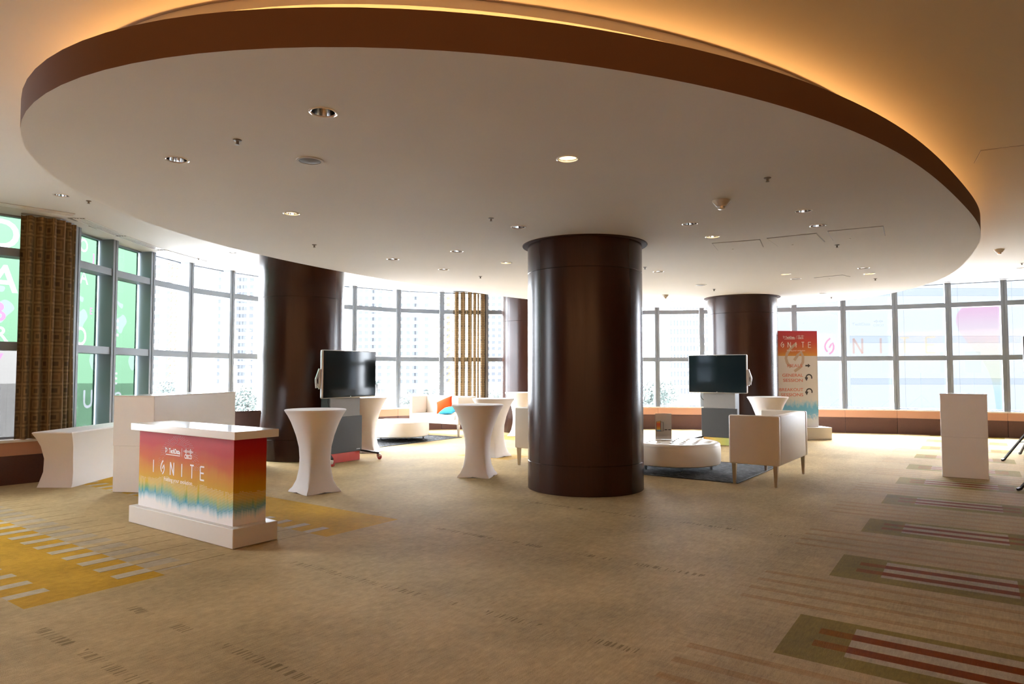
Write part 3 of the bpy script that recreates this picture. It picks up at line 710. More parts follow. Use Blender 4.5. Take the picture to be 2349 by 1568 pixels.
# ---- curtains
def curtain(name, path, z0, z1, folds, depth, mat, lab, group, seed):
    rnd = random.Random(seed); n = folds * 10
    pts = [Vector((*p, 0)) for p in path]; ln = [0]
    for a, b_ in zip(pts, pts[1:]): ln.append(ln[-1] + (b_ - a).length)
    def at(s):
        for k in range(len(pts) - 1):
            if s <= ln[k + 1] + 1e-6:
                f = (s - ln[k]) / (ln[k + 1] - ln[k]); t = (pts[k + 1] - pts[k]).normalized(); return pts[k].lerp(pts[k + 1], f), Vector((-t.y, t.x, 0))
    ph = [rnd.uniform(-.35, .35) for _ in range(folds + 1)]; am = [rnd.uniform(.55, 1.15) for _ in range(folds + 1)]
    base = [];
    for i in range(n + 1):
        s = ln[-1] * i / n; p, q = at(s); f = i / 10; k = min(int(f), folds - 1); a_ = am[k] * (1 - (f - k)) + am[min(k + 1, folds)] * (f - k)
        base.append((p, q, math.sin(2 * PI * f + ph[k] * math.sin(PI * (f - k))) * depth * a_))
    rows = 26; vs = []; uvs = []
    cloth = [0]
    for i in range(n):
        p, q, d = base[i]; p2, q2, d2 = base[i + 1]; cloth.append(cloth[-1] + ((p2 + q2 * d2) - (p + q * d)).length)
    for r in range(rows + 1):
        z = z0 + (z1 - z0) * r / rows; g = .82 + .30 * (1 - r / rows)
        for i in range(n + 1):
            p, q, d = base[i]; wob = .012 * math.sin(i * .35 + r * .21 + seed)
            v = p + q * (d * g + wob); vs.append((v.x, v.y, z)); uvs.append((cloth[i], z - z0))
    fs = [(r * (n + 1) + i, r * (n + 1) + i + 1, (r + 1) * (n + 1) + i + 1, (r + 1) * (n + 1) + i) for r in range(rows) for i in range(n)]
    me = bpy.data.meshes.new('drape'); me.from_pydata(vs, [], fs); uv = me.uv_layers.new(name='UVMap')
    for l in me.loops: uv.data[l.index].uv = uvs[l.vertex_index]
    me.shade_smooth()
    c = sum(pts, Vector()) / len(pts)
    t = empty(name, (c.x, c.y, 0), label=lab, cat='curtain', group=group)
    me.transform(Matrix.Translation((-c.x, -c.y, 0))); mesh_obj('drape', me, M[mat], t)
    m = MB(); m.tube([(p.x - c.x, p.y - c.y, z1 + .012) for p in pts], .014, 8); m.build('track', M['alu'], t)
curtain('window_curtain', [(-6.91, 9.52), (-6.575, 9.84), (-6.62, 10.22)], .625, 3.775, 6, .07, 'curtain', 'tall dark brown curtain with nested squares at the left window corner', 'window curtains', 3)
curtain('window_curtain', [(-1.62, 18.72), (-.71, 18.82)], .625, 3.775, 9, .05, 'curtain_sheer', 'striped brown curtain backlit by the far window behind the sofa', 'window curtains', 8)

# ================================================================== THINGS
# ---- gradient reception counter
t = empty('reception_counter', (-3.992, 7.184, 0), math.radians(-35.9), label='white topped reception counter with a red to yellow gradient print', cat='counter')
m = MB(); m.box((0, 0, .004), (1.9, .455, .1755), .004, 1); m.build('plinth', M['white_panel'], t)
m = MB(); m.box((.06, .065, .1755), (1.79, .400, .955)); m.build('body', M['brand'], t)
m = MB(); m.box((0, 0, .955), (1.9, .455, 1.027), .003, 1); m.build('top', M['white_gloss'], t)
FK = frame_mat((0, .0645, 0), (1, 0, 0), (0, 0, 1))
P = lambda L, dx, dz: [[(q[0] + dx, q[1] + dz) for q in l] for l in L]
letters(.36, .183, .125, .0145, .54, FK, M['print_white'], t)
at = lambda x, z, y=.0642: frame_mat((x, y, z), (1, 0, 0), (0, 0, 1))
lettering('Fueling your evolution', .058, at(.838, .474), M['print_white'], t, width=.52)
lettering('TechData', .066, at(.76, .755), M['print_white'], t, bold=.0016, width=.205)
stroke_mesh([[(.585, .80), (.61, .80), (.625, .785), (.61, .765), (.60, .765)], [(.60, .80), (.595, .752)], [(.60, .738), (.868, .738), (.868, .775)]], .007, FK, M['print_white'], t, 'emblem')
stroke_mesh([[(.905, .735), (.905, .815)]], .004, FK, M['print_white'], t, 'divider')
stroke_mesh(bars9(1.02, .765, .155, .055), .0075, FK, M['print_white'], t, 'emblem')
lettering('CISCO', .055, at(1.02, .722), M['print_white'], t, bold=.0016, width=.135)
m = MB(); rnd = random.Random(5)
for k in range(7):
    for a in range(5, 176, 5):
        r = .29 + .016 * k; x = .84 + r * math.cos(math.radians(a + 2.5 * (k % 2))) * 1.0; z = .60 + r * .85 * math.sin(math.radians(a + 2.5 * (k % 2)))
        if z < .935 and rnd.random() < .8: m.lathe([(.0032, 0), (.0032, .0008)], 5, (0, 0)); [setattr(v, 'co', FK @ (Vector((x, z, 0)) + v.co)) for v in list(m.b.verts)[-10:]]
tag(m.build('dot_pattern', M['print_pale'], t), kind='stuff')

# ---- white acrylic display counters (bar height)
def podium(name, x, y, rz, wd, dp, h, lab):
    t = empty(name, (x, y, 0), rz, label=lab, cat='counter', group='tall white display counters')
    m = MB(); m.box((0, 0, .60), (wd, dp, h), .004, 1); m.build('upper_box', M['white_acrylic'], t)
    m = MB(); m.box((.006, .006, .003), (wd - .006, dp - .006, .60), .003, 1); m.build('lower_box', M['white_acrylic'], t)
    m = MB(); m.box((-.004, -.004, h), (wd + .004, dp + .004, h + .014), .002, 1); m.build('top', M['white_gloss'], t)
podium('display_counter', -5.215, 8.97, math.radians(-7.5), .575, 1.98, 1.24, 'long tall glossy white counter behind the gradient reception counter')
podium('display_counter', 6.43, 10.29, math.radians(-33), .585, .55, 1.225, 'plain tall white counter alone at the right before the tripod stand')

# ---- long table under a stretch cover by the left windows
def cover_long():
    t = empty('banquet_table', (-6.20, 10.2, 0), 0, label='long low table in a white stretch cover under the left windows', cat='table')
    hx, hy = .30, .95; rings = []
    n = 48
    def ring(z, sx, sy, pinch):
        L = []
        for i in range(n):
            a = 2 * PI * i / n + PI / 4
            c, s = math.cos(a), math.sin(a); k = 1 / max(abs(c), abs(s)); x, y = c * k, s * k
            q = 1 - pinch * (1 - max(0, min(1, (min(abs(x), abs(y)))) ** 2)) * 1
            L.append((x * sx * (q if abs(x) > .999 else 1), y * sy * (1 - pinch * .35 if abs(y) > .999 else 1), z))
        return L
    prof = [(.0, .235, .90, .06), (.05, .23, .885, .10), (.2, .205, .855, .17), (.38, .198, .86, .19), (.55, .222, .885, .14), (.66, .248, .92, .06), (.72, .267, .948, .01), (.738, .272, .955, 0), (.748, .268, .950, 0)]
    m = MB(); m.loft([ring(*p) for p in prof]); m.build('stretch_cover', M['spandex'], t, smooth=True, angle=35)
    m = MB(); m.box((-.262, -.943, .746), (.262, .943, .752), .003, 1); m.build('top_cover', M['spandex'], t)
cover_long()

# ---- round cocktail tables in stretch covers
def cocktail():
    t = empty('cocktail_table')
    prof = [(0.0, .350, 1.05), (.025, .335, 1.08), (.06, .295, 1.12), (.155, .243, 1.2), (.30, .211, 1.32), (.44, .203, 1.5), (.58, .211, 1.7), (.724, .243, 1.9), (.82, .275, 2), (.915, .312, 2), (1.0, .356, 2), (1.045, .386, 2), (1.062, .395, 2), (1.070, .394, 2)]
    n = 64; m = MB(); R = []
    for z, d, p in prof:
        ring = []
        for i in range(n):
            a = 2 * PI * i / n; c, s = abs(math.cos(a)), abs(math.sin(a)); r = d / (c ** p + s ** p) ** (1 / p)
            zz = z + (.018 * (1 - (abs(math.cos(2 * a))) ** .6) if z < .03 else 0)
            ring.append((r * math.cos(a), r * math.sin(a), zz))
        R.append(ring)
    m.loft(R); m.build('stretch_cover', M['spandex'], t, smooth=True, angle=50)
    m = MB(); m.lathe([(.388, 1.069), (.386, 1.0735), (.0005, 1.0745)], 64, cap0=False); m.build('top_cover', M['spandex'], t, smooth=True)
    for k in range(4):
        a = k * PI / 2; m = MB(); m.lathe([(.022, 0), (.026, .012), (.02, .02)], 10, (.315 * math.cos(a), .315 * math.sin(a))); m.build('foot_pocket', M['spandex'], t, smooth=True)
    return t
ck = cocktail()
CKT = [(-2.59, 9.04, 0, 'white cocktail table beside the gradient reception counter'), (-.52, 10.40, 31, 'white cocktail table nearest the left flank of the central column'),
       (-.352, 12.85, 9, 'white cocktail table half hidden behind the one left of the central column'), (-2.86, 13.5, 40, 'white cocktail table behind the left display cart'),
       (.22, 16.98, 12, 'farthest white cocktail table, in front of the reddish back column'), (5.13, 13.74, 20, 'white cocktail table behind the tan sofa by the right column')]
for i, (x, y, a, lab) in enumerate(CKT):
    o = ck if i == 0 else copy_tree(ck); o.location = (x, y, 0); o.rotation_euler.z = math.radians(a); tag(o, lab, 'table', 'white cocktail tables in stretch covers')

# ---- rugs
def rug(cx, cy, rz, lx, ly, lab):
    t = empty('rug', (cx, cy, 0), rz, label=lab, cat='rug', group='charcoal rugs')
    m = MB(); n = 40; rnd = random.Random(4)
    gx, gy = 44, 44; vs = {}
    for i in range(gx + 1):
        for j in range(gy + 1):
            e = i in (0, gx) or j in (0, gy); vs[i, j] = m.b.verts.new((-lx / 2 + lx * i / gx, -ly / 2 + ly * j / gy, .003 if e else .010 + rnd.uniform(-.002, .002)))
    for i in range(gx):
        for j in range(gy): m.b.faces.new((vs[i, j], vs[i + 1, j], vs[i + 1, j + 1], vs[i, j + 1]))
    m.build('pile', M['rug'], t, smooth=True)
    m = MB()
    for a, b_ in (((-lx / 2, -ly / 2), (lx / 2, -ly / 2)), ((lx / 2, -ly / 2), (lx / 2, ly / 2)), ((lx / 2, ly / 2), (-lx / 2, ly / 2)), ((-lx / 2, ly / 2), (-lx / 2, -ly / 2))): m.bar((*a, .006), (*b_, .006), .018, .012)
    m.build('binding', M['black'], t)
GR = math.radians(-35.7)
u = Vector((.584, .812, 0)); v = Vector((-.812, .584, 0))
def rugc(corner, lu, lv): return Vector(corner) + u * lu / 2 + v * lv / 2
c = rugc((3.16, 9.66, 0), 2.13, 2.5); rug(c.x, c.y, GR, 2.5, 2.13, 'charcoal rug under the round ottoman beside the central column')
c = Vector((-1.21, 16.5, 0)) - u * 1.5 + v * .75; rug(c.x, c.y, GR, 1.5, 3.0, 'charcoal rug under the far ottoman before the cushioned sofa')

# ---- round tufted ottomans
def ottoman():
    t = empty('ottoman'); Rr = .70; n = 72
    m = MB(); m.lathe([(.60, .10), (.665, .103), (.692, .12), (.70, .16), (.702, .27), (.70, .36), (.692, .395)], n, cap1=False); m.build('body', M['leather'], t, smooth=True)
    m = MB(); tufts = [(x * .21 + (y % 2) * .105, y * .18) for x in range(-4, 5) for y in range(-4, 5) if math.hypot(x * .21 + (y % 2) * .105, y * .18) < .56]
    def zt(x, y):
        r = math.hypot(x, y); z = .455 - .010 * (r / Rr) ** 2
        d = min(math.hypot(x - a, y - b_) for a, b_ in tufts); z -= .026 * math.exp(-(d / .035) ** 2)
        # creases between neighbouring buttons
        fx = abs(((x / .105 + y / .18) / 2 + .5) % 1 - .5); fy = abs(((x / .105 - y / .18) / 2 + .5) % 1 - .5)
        if r < .58: z -= .010 * math.exp(-(min(fx, fy) / .06) ** 2)
        return z
    rings = []; NR = 34; na = 108
    rad = [.0005 + .655 * k / NR for k in range(NR + 1)]
    for r in rad: rings.append([(r * math.cos(2 * PI * i / na), r * math.sin(2 * PI * i / na), zt(r * math.cos(2 * PI * i / na), r * math.sin(2 * PI * i / na))) for i in range(na)])
    for r, z in ((.682, .432), (.693, .415), (.692, .392)): rings.append([(r * math.cos(2 * PI * i / na), r * math.sin(2 * PI * i / na), z) for i in range(na)])
    m.loft(rings, cap1=False); m.build('tufted_top', M['leather'], t, smooth=True, angle=80)
    me = None
    for a, b_ in tufts:
        if me is None:
            m = MB(); m.lathe([(.012, 0), (.009, .005), (.0005, .006)], 10, cap0=False); o = m.build('button', M['leather'], t, smooth=True); me = o.data
        else: o = bpy.data.objects.new('button', me); COL.objects.link(o); o.parent = t
        o.location = (a, b_, zt(a, b_) + .001)
    me = None
    for k in range(6):
        a = k * PI / 3 + .3
        if me is None:
            m = MB(); m.lathe([(.020, .022), (.020, .028), (.012, .034), (.020, .055), (.024, .104)], 14); o = m.build('leg', M['chrome'], t, smooth=True); me = o.data
        else: o = bpy.data.objects.new('leg', me); COL.objects.link(o); o.parent = t
        o.location = (.58 * math.cos(a), .58 * math.sin(a), 0)
    return t
ot = ottoman(); ot.location = (2.63, 11.05, .012); ot.rotation_euler.z = math.radians(8); tag(ot, 'round cream tufted ottoman beside the central column with a card on it', 'ottoman', 'round tufted ottomans')
o = copy_tree(ot); o.location = (-2.62, 15.82, .012); o.rotation_euler.z = math.radians(40); tag(o, 'round white ottoman in front of the far cushioned sofa')

# ---- box sofas
def sofa():
    t = empty('sofa'); L, D, H, Z = .825, .34, .965, .29
    def part(n, a, c, bev=.022): m = MB(); m.box(a, c, bev, 3); return m.build(n, M['leather'], t, smooth=True)
    part('backrest', (-L + .099, D - .13, Z), (L - .099, D - .002, H)); part('arm', (-L, -D, Z), (-L + .10, D, H)); part('arm', (L - .10, -D, Z), (L, D, H))
    part('seat', (-L + .098, -D + .005, Z + .005), (L - .098, D - .125, .42), .015); part('seat_cushion', (-L + .101, -D - .012, .40), (L - .101, D - .127, .525), .035)
    me = None
    for sx in (-1, 1):
        for sy in (-1, 1):
            if me is None:
                m = MB(); q = lambda s, z, d: [(d + s * i, d + s * j, z) for i, j in ((-1, -1), (1, -1), (1, 1), (-1, 1))]
                m.loft([q(.016, 0, 0), q(.029, .295, 0)]); o = m.build('leg', M['brass'], t); me = o.data
            else: o = bpy.data.objects.new('leg', me); COL.objects.link(o); o.parent = t
            o.location = (sx * .775, sy * .28, 0)
    return t
s1 = sofa(); s1.location = (3.80, 10.11, 0); s1.rotation_euler.z = math.radians(-125.7); tag(s1, 'tan backed box sofa seen from its end at the rug corner', 'sofa', 'cream box sofas')
s2 = copy_tree(s1); s2.location = (-1.77, 17.37, 0); s2.rotation_euler.z = math.radians(-35.7); tag(s2, 'white box sofa by the far windows with two cushions on it')
s3 = copy_tree(s1); s3.location = (.80, 12.07, 0); s3.rotation_euler.z = math.radians(54.3); tag(s3, 'cream box sofa mostly hidden behind the central column')

# ---- cushions on the far sofa
def pillow(name, size, th, mat, loc, rot, lab):
    m = MB(); n = 18; top, bot = {}, {}
    for i in range(n + 1):
        for j in range(n + 1):
            x, y = 2 * i / n - 1, 2 * j / n - 1; h = th * ((1 - x * x) * (1 - y * y)) ** .42
            k = 1 - .10 * (1 - max(abs(x), abs(y)) ** 6) * 0 - .07 * (max(abs(x), abs(y)) * (1 - min(abs(x), abs(y)) ** 2))
            px, py = x * size / 2 * k, y * size / 2 * k
            top[i, j] = m.b.verts.new((px, py, h)); bot[i, j] = top[i, j] if (i in (0, n) or j in (0, n)) else m.b.verts.new((px, py, -h))
    for i in range(n):
        for j in range(n):
            m.b.faces.new((top[i, j], top[i + 1, j], top[i + 1, j + 1], top[i, j + 1])); m.b.faces.new((bot[i, j], bot[i, j + 1], bot[i + 1, j + 1], bot[i + 1, j]))
    o = m.build(name, M[mat], None, smooth=True, angle=75); o.location = loc; o.rotation_euler = rot
    return tag(o, lab, 'cushion', 'cushions on the far sofa')
def on_sofa(x, y, z, tilt, roll):
    c, n = math.cos(math.radians(-35.7)), math.sin(math.radians(-35.7))
    m = Matrix.Rotation(math.radians(-35.7), 4, 'Z') @ Matrix.Rotation(math.radians(tilt), 4, 'X') @ Matrix.Rotation(math.radians(roll), 4, 'Z')
    return (-1.77 + c * x - n * y, 17.37 + n * x + c * y, z), m.to_euler()
pillow('cushion', .46, .07, 'orange_cloth', *on_sofa(.10, -.03, .74, 50, 30), 'orange cushion leaning on the far white sofa')
pillow('cushion', .42, .065, 'teal_cloth', *on_sofa(.38, -.17, .625, 20, 8), 'teal blue cushion lying before the orange one on the sofa')

# ---- display boards on wheeled stands
def cart(rz, loc, skirt, lab, side):
    t = empty('display_cart', loc, rz, label=lab, cat='display', group='interactive displays on wheeled stands')
    m = MB(); m.box((-.645, -.012, 1.12), (.645, .055, 1.94), .022, 3); m.build('screen_frame', M['silver'], t, smooth=True)
    m = MB(); m.box((-.632, -.016, 1.133), (.632, -.008, 1.928), .003, 1); m.build('screen', M['screen'], t)
    m = MB(); m.lathe([(.010, 0), (.010, .002)], 16); me_ = m.build('camera_lens', M['black'], t); me_.rotation_euler.x = PI / 2; me_.location = (0, -.016, 1.905)
    m = MB(); m.box((-.012, -.0168, 1.14), (.012, -.0155, 1.148)); m.build('badge', M['silver'], t)
    m = MB(); m.box((-.30, .055, 1.25), (.30, .10, 1.80), .01, 2); m.build('mount_plate', M['black'], t)
    m = MB(); m.box((-.35, .10, .78), (.35, .125, 1.30)); m.build('upper_panel', M['mid_grey'], t)
    m = MB(); m.box((-.35, .125, .20), (.35, .34, 1.72), .006, 1); m.build('housing', M['black'], t)
    m = MB(); m.box((-.395, .085, .165), (.395, .128, .79), .006, 2); m.build('lower_panel', M['dark_grey'], t)
    m = MB(); m.box((.26, .083, .20), (.35, .0855, .207)); m.build('badge', M['silver'], t)
    m = MB(); m.box((-.36, .10, .004), (.36, .33, .20)); m.build('skirt', M[skirt], t)
    m = MB()
    for a, b_ in (((-.655, .05, 1.62), (-.70, .09, 1.44)), ((-.70, .09, 1.44), (-.675, .10, 1.30)), ((-.655, .05, 1.30), (-.70, .09, 1.38)), ((-.655, .05, 1.60), (-.655, .05, 1.28))):
        a = (a[0] * side, a[1], a[2]); b_ = (b_[0] * side, b_[1], b_[2]); m.bar(a, b_, .035, .02, (0, 1, 0))
    m.build('side_bracket', M['silver'], t)
    m = MB(); m.box((min(side * .60, side * .69), .06, 1.28), (max(side * .60, side * .69), .12, 1.42), .01, 1); m.build('cable_box', M['black'], t)
    me1 = me2 = me3 = None
    for sx in (-1, 1):
        for fy in (-.17, .46):
            m = MB(); m.bar((sx * .38, .10 if fy < 0 else .30, .17), (sx * .57, fy, .115), .05, .035); l = m.build('leg', M['black'], t)
            if me1 is None:
                m = MB(); m.lathe([(.0005, -.016), (.040, -.016), (.046, -.010), (.046, .010), (.040, .016), (.0005, .016)], 20, cap0=False, cap1=False); o = m.build('wheel', M['red_plastic'], l, smooth=True); me1 = o.data
                m = MB(); m.box((-.022, -.035, .045), (.022, .035, .11), .008, 1); f = m.build('caster_fork', M['silver'], l); me2 = f.data
            else:
                o = bpy.data.objects.new('wheel', me1); f = bpy.data.objects.new('caster_fork', me2)
                for q in (o, f): COL.objects.link(q); q.parent = l
            o.rotation_euler = (0, PI / 2, 0); o.location = (sx * .57 + .012, fy, .046); f.location = (sx * .57 - .01, fy, 0)
    pts = [(-.42, .10, 1.12), (-.415, .105, 1.05), (-.39, .11, .99), (-.345, .12, .955)]
    m = MB(); m.tube(pts, .008, 8); m.build('cable', M['black'], t)
    return t
cart(math.radians(58.7), (-2.83, 11.95, 0), 'red_skirt', 'large dark touch display on a wheeled stand with a red skirt', 1)
cart(math.radians(-38.1), (4.40, 14.67, 0), 'skirt_grad', 'large dark touch display on a stand with a yellow green skirt', -1)

# ---- tall direction sign
t = empty('direction_sign', (6.60, 16.05, 0), math.radians(4), label='tall white and red direction sign on a white base by the windows', cat='sign')
m = MB(); m.box((-.36, -.20, .004), (.81, .30, .285), .004, 1); m.build('base', M['white_panel'], t)
m = MB(); m.box((-.45, .0, .285), (.60, .06, 2.54)); m.build('board', M['sign'], t)
FS = frame_mat((0, -.003, 0), (1, 0, 0), (0, 0, 1))
at = lambda x, z: frame_mat((x, -.003, z), (1, 0, 0), (0, 0, 1))
letters(-.41, .165, .125, .0145, 2.148, FS, M['print_white'], t, True)
lettering('Fueling your evolution', .05, at(.08, 2.062), M['print_white'], t, width=.44)
lettering('TechData', .075, at(-.06, 2.36), M['print_white'], t, bold=.002, width=.22)
stroke_mesh([[(-.235, 2.412), (-.20, 2.412), (-.187, 2.395), (-.20, 2.378), (-.213, 2.378)], [(-.212, 2.412), (-.22, 2.362)], [(-.2, 2.345), (.062, 2.345), (.062, 2.38)]], .007, FS, M['print_white'], t, 'emblem')
stroke_mesh([[(.10, 2.345), (.10, 2.425)]], .004, FS, M['print_white'], t, 'divider')
stroke_mesh(bars9(.20, 2.40, .155, .045), .0075, FS, M['print_white'], t, 'emblem'); lettering('CISCO', .058, at(.20, 2.35), M['print_white'], t, bold=.0016, width=.135)
def right_text(s, x, z, size, wd): lettering(s, size, frame_mat((x, -.003, z), (1, 0, 0), (0, 0, 1)), M['print_orange'], t, align='RIGHT', bold=0 if 'M' in s else .0007, width=wd)
right_text('MEALS', .235, 1.685, .10, .365); right_text('GENERAL', .24, 1.462, .10, .50); right_text('SESSION', .24, 1.344, .10, .475); right_text('BREAKOUT', .24, 1.125, .10, .575); right_text('SESSIONS', .24, 1.005, .10, .54)
def flat(poly, z_off, mat, name):
    me = planar(poly, [], 0); me.transform(Matrix(((1, 0, 0, 0), (0, 0, 0, -.0012 - z_off), (0, 1, 0, 0), (0, 0, 0, 1)))); return mesh_obj(name, me, M[mat], t)
flat([(.303, 1.705), (.365, 1.705), (.365, 1.675), (.425, 1.722), (.365, 1.77), (.365, 1.74), (.303, 1.74)], 0, 'print_grey', 'arrow')
for zc in (1.445, 1.112):
    cx = .385; a0, a1 = math.radians(-25), math.radians(172); R1, R0 = .082, .052; N = 22
    pts = [(cx + R1 * math.cos(a0 + (a1 - a0) * k / N), zc + R1 * math.sin(a0 + (a1 - a0) * k / N)) for k in range(N + 1)]
    pts += [(cx - .105, zc - .005), (cx - .062, zc - .085), (cx - .02, zc - .005)]
    pts += [(cx + R0 * math.cos(a1 + (a0 - a1) * k / N), zc + R0 * math.sin(a1 + (a0 - a1) * k / N)) for k in range(N + 1)]
    flat(pts, 0, 'print_grey', 'arrow')
wm = ignite(-1, 1, .62); wm = [l for l in wm if abs(l[0][0]) < .4]
stroke_mesh([[(q[0] * 1.25 + .05, q[1] + 1.60) for q in l] for l in wm], .065, frame_mat((0, -.0002, 0), (1, 0, 0), (0, 0, 1)), M['print_tan'], t, 'watermark', .0004)

# ---- card on the ottoman
t = empty('table_sign', (2.46, 11.14, .4665), math.radians(-3), label='small printed card in a clear holder on the near ottoman', cat='sign')
m = MB(); m.box((-.13, .0, .008), (.13, .004, .425)); m.build('card', M['white_panel'], t)
m = MB(); m.box((-.133, -.0025, .006), (.133, -.0005, .43)); m.build('holder_front', M['acrylic_clear'], t)
m = MB(); m.box((-.20, -.05, 0), (.135, .06, .007), .002, 1); m.build('holder_base', M['white_gloss'], t)
at = lambda x, z: frame_mat((x, -.0032, z), (1, 0, 0), (0, 0, 1))
lettering('STAY CONNECTED', .026, at(0, .385), M['print_pale'], t, width=.20); lettering('AT CISCO IGNITE', .026, at(-.01, .352), M['print_pale'], t, width=.19)
m = MB(); m.quad((-.112, -.0034, .145), (-.048, -.0034, .14), (-.048, -.0034, .305), (-.112, -.0034, .29)); m.build('phone_picture', M['card_grad'], t)
stroke_mesh([[(-.114, .142), (-.046, .136), (-.046, .308), (-.114, .293), (-.114, .142)], [(-.046, .14), (-.002, .142), (-.002, .285), (-.046, .292)]], .006, frame_mat((0, -.0032, 0), (1, 0, 0), (0, 0, 1)), M['print_grey'], t, 'phone_outline')
stroke_mesh([[(.018, .165), (.06, .165)], [(.075, .165), (.118, .165)]], .013, frame_mat((0, -.0032, 0), (1, 0, 0), (0, 0, 1)), M['print_grey'], t, 'print_block')
stroke_mesh([[(.018, .25), (.118, .25)], [(.018, .235), (.115, .235)], [(.018, .22), (.11, .22)], [(.018, .205), (.116, .205)], [(-.1, .095), (-.05, .095)], [(-.1, .08), (.09, .08)], [(-.1, .065), (.06, .065)]], .004, frame_mat((0, -.0032, 0), (1, 0, 0), (0, 0, 1)), M['print_pale'], t, 'print_lines')

# ---- brown covered chair behind the reception counter
t = empty('banquet_chair', (-4.50, 11.42, 0), math.radians(38), label='chair in a dark brown cloth cover beside the left column', cat='chair')
m = MB(); q = lambda z, x0, x1, y0, y1: [(x0, y0, z), (x1, y0, z), (x1, y1, z), (x0, y1, z)]
m.loft([q(0, -.22, .22, -.20, -.13), q(.45, -.205, .205, -.215, -.15), q(.9, -.225, .225, -.285, -.235), q(.93, -.218, .218, -.280, -.24)]); m.build('back_cover', M['brown_cloth'], t)
m = MB(); m.loft([q(0, -.235, .235, -.128, .25), q(.2, -.23, .23, -.128, .245), q(.46, -.22, .22, -.148, .235), q(.475, -.21, .21, -.145, .225)]); m.build('seat_cover', M['brown_cloth'], t)

# ---- loudspeaker and tripod stands at the right edge
def stand():
    t = empty('tripod_stand')
    m = MB(); m.tube([(0, 0, .28), (0, 0, 1.55)], .018, 12); m.build('pole', M['black'], t, smooth=True)
    m = MB(); m.lathe([(.035, .66), (.035, .74), (.03, .75)], 14); m.build('collar', M['black'], t, smooth=True)
    m = MB(); m.lathe([(.028, .30), (.028, .36)], 14); m.build('hub', M['black'], t, smooth=True)
    for k in range(3):
        a = 2 * PI * k / 3; c, s = math.cos(a), math.sin(a); d = Vector((c, s, 0))
        m = MB(); m.bar(d * .03 + Vector((0, 0, .70)), d * .80 + Vector((0, 0, .018)), .028, .03); l = m.build('leg', M['black'], t)
        m = MB(); m.bar(d * .025 + Vector((0, 0, .33)), d * .45 + Vector((0, 0, .322)), .018, .014); m.build('brace', M['black'], t)
        m = MB(); m.bar(d * .775 + Vector((0, 0, .035)), d * .83 + Vector((0, 0, .016)), .036, .032); m.build('rubber_foot', M['black'], l)
    return t
st = stand(); st.location = (9.44, 12.30, 0); st.rotation_euler.z = math.radians(193.5); tag(st, 'black tripod stand carrying the loudspeaker at the right edge', 'stand', 'black tripod stands')
o = copy_tree(st); o.location = (7.49, 9.16, 0); o.rotation_euler.z = math.radians(185.6); tag(o, 'nearer black tripod stand with one foot showing at the right edge')
t = empty('loudspeaker', (9.44, 12.30, 1.56), math.radians(-28), label='black loudspeaker on a tripod stand at the right edge', cat='speaker')
m = MB(); q = lambda z, k: [(-.21 * k, -.20, z), (.21 * k, -.20, z), (.16 * k, .20, z), (-.16 * k, .20, z)]
m.loft([q(0, .96), q(.02, 1), q(.63, 1), q(.65, .96)]); m.build('cabinet', M['black'], t)
m = MB(); m.box((-.185, -.212, .04), (.185, -.201, .61), .004, 1); m.build('grille', M['grille'], t)
m = MB(); m.lathe([(.03, -.008), (.03, .0)], 14); m.build('pole_socket', M['black'], t)

# ================================================================== OUTDOORS
ZG = -9.0
m = MB(); m.loft([[(-500, -300, ZG - 1), (500, -300, ZG - 1), (500, 700, ZG - 1), (-500, 700, ZG - 1)], [(-500, -300, ZG), (500, -300, ZG), (500, 700, ZG), (-500, 700, ZG)]])
tag(m.build('ground', M['ground'], None), 'pale ground far below the windows', kind='structure')
def tower(name, x0, x1, y, depth, ztop, body, cols, rows, z0, pitch, ww, wh, wmat, lab, balcony=None, zb=ZG, group='towers across the water'):
    t = empty(name, ((x0 + x1) / 2, y, 0), label=lab, cat='building', group=group); hw = (x1 - x0) / 2
    m = MB(); m.box((-hw, 0, zb), (hw, depth, ztop)); m.build('facade', M[body], t)
    m = MB(); m.box((-ww / 2, -.25, 0), (ww / 2, .05, wh)); o = m.build('window', M[wmat], t); me = o.data; first = True
    for r in range(rows):
        for c in cols:
            if first: first = False
            else: o = bpy.data.objects.new('window', me); COL.objects.link(o); o.parent = t
            o.location = (c - (x0 + x1) / 2, 0, z0 + r * pitch)
    for r in range(rows + 1):
        m = MB(); m.box((-hw - .15, -.45, z0 + r * pitch - .75), (hw + .15, .02, z0 + r * pitch - .45)); m.build('floor_band', M[body], t)
        if balcony:
            for a, b_ in balcony:
                m = MB(); m.box((a - (x0 + x1) / 2, -1.4, z0 + r * pitch - .5), (b_ - (x0 + x1) / 2, -.3, z0 + r * pitch + .5)); m.build('balcony', M['tower_panel'], t)
    return t
def px2x(px, y): return (px - 1174.5) / 1566 * y
tower('apartment_tower', px2x(806, 300), px2x(1006, 300), 300, 30, 60, 'tower_white', [px2x(p, 300) for p in (826, 840, 853, 858, 871, 892, 920, 936, 950, 955, 978)], 17, -3, 3.05, 1.7, 1.7, 'window_pale', 'white apartment tower seen left of the far curtain')
tower('apartment_tower', px2x(1012, 345), px2x(1240, 345), 345, 30, 64, 'tower_cream', [px2x(p, 345) for p in (1028, 1048, 1120, 1132, 1146)], 17, -3, 3.2, 1.9, 1.7, 'window_pale', 'cream apartment tower behind the far curtain')
tower('apartment_tower', px2x(335, 255), px2x(440, 255), 255, 20, 62, 'tower_cream', [px2x(p, 255) for p in (358, 386, 408)], 18, -3, 3.1, 1.8, 1.7, 'window_pale', 'cream tower behind the orange crane at the left windows')
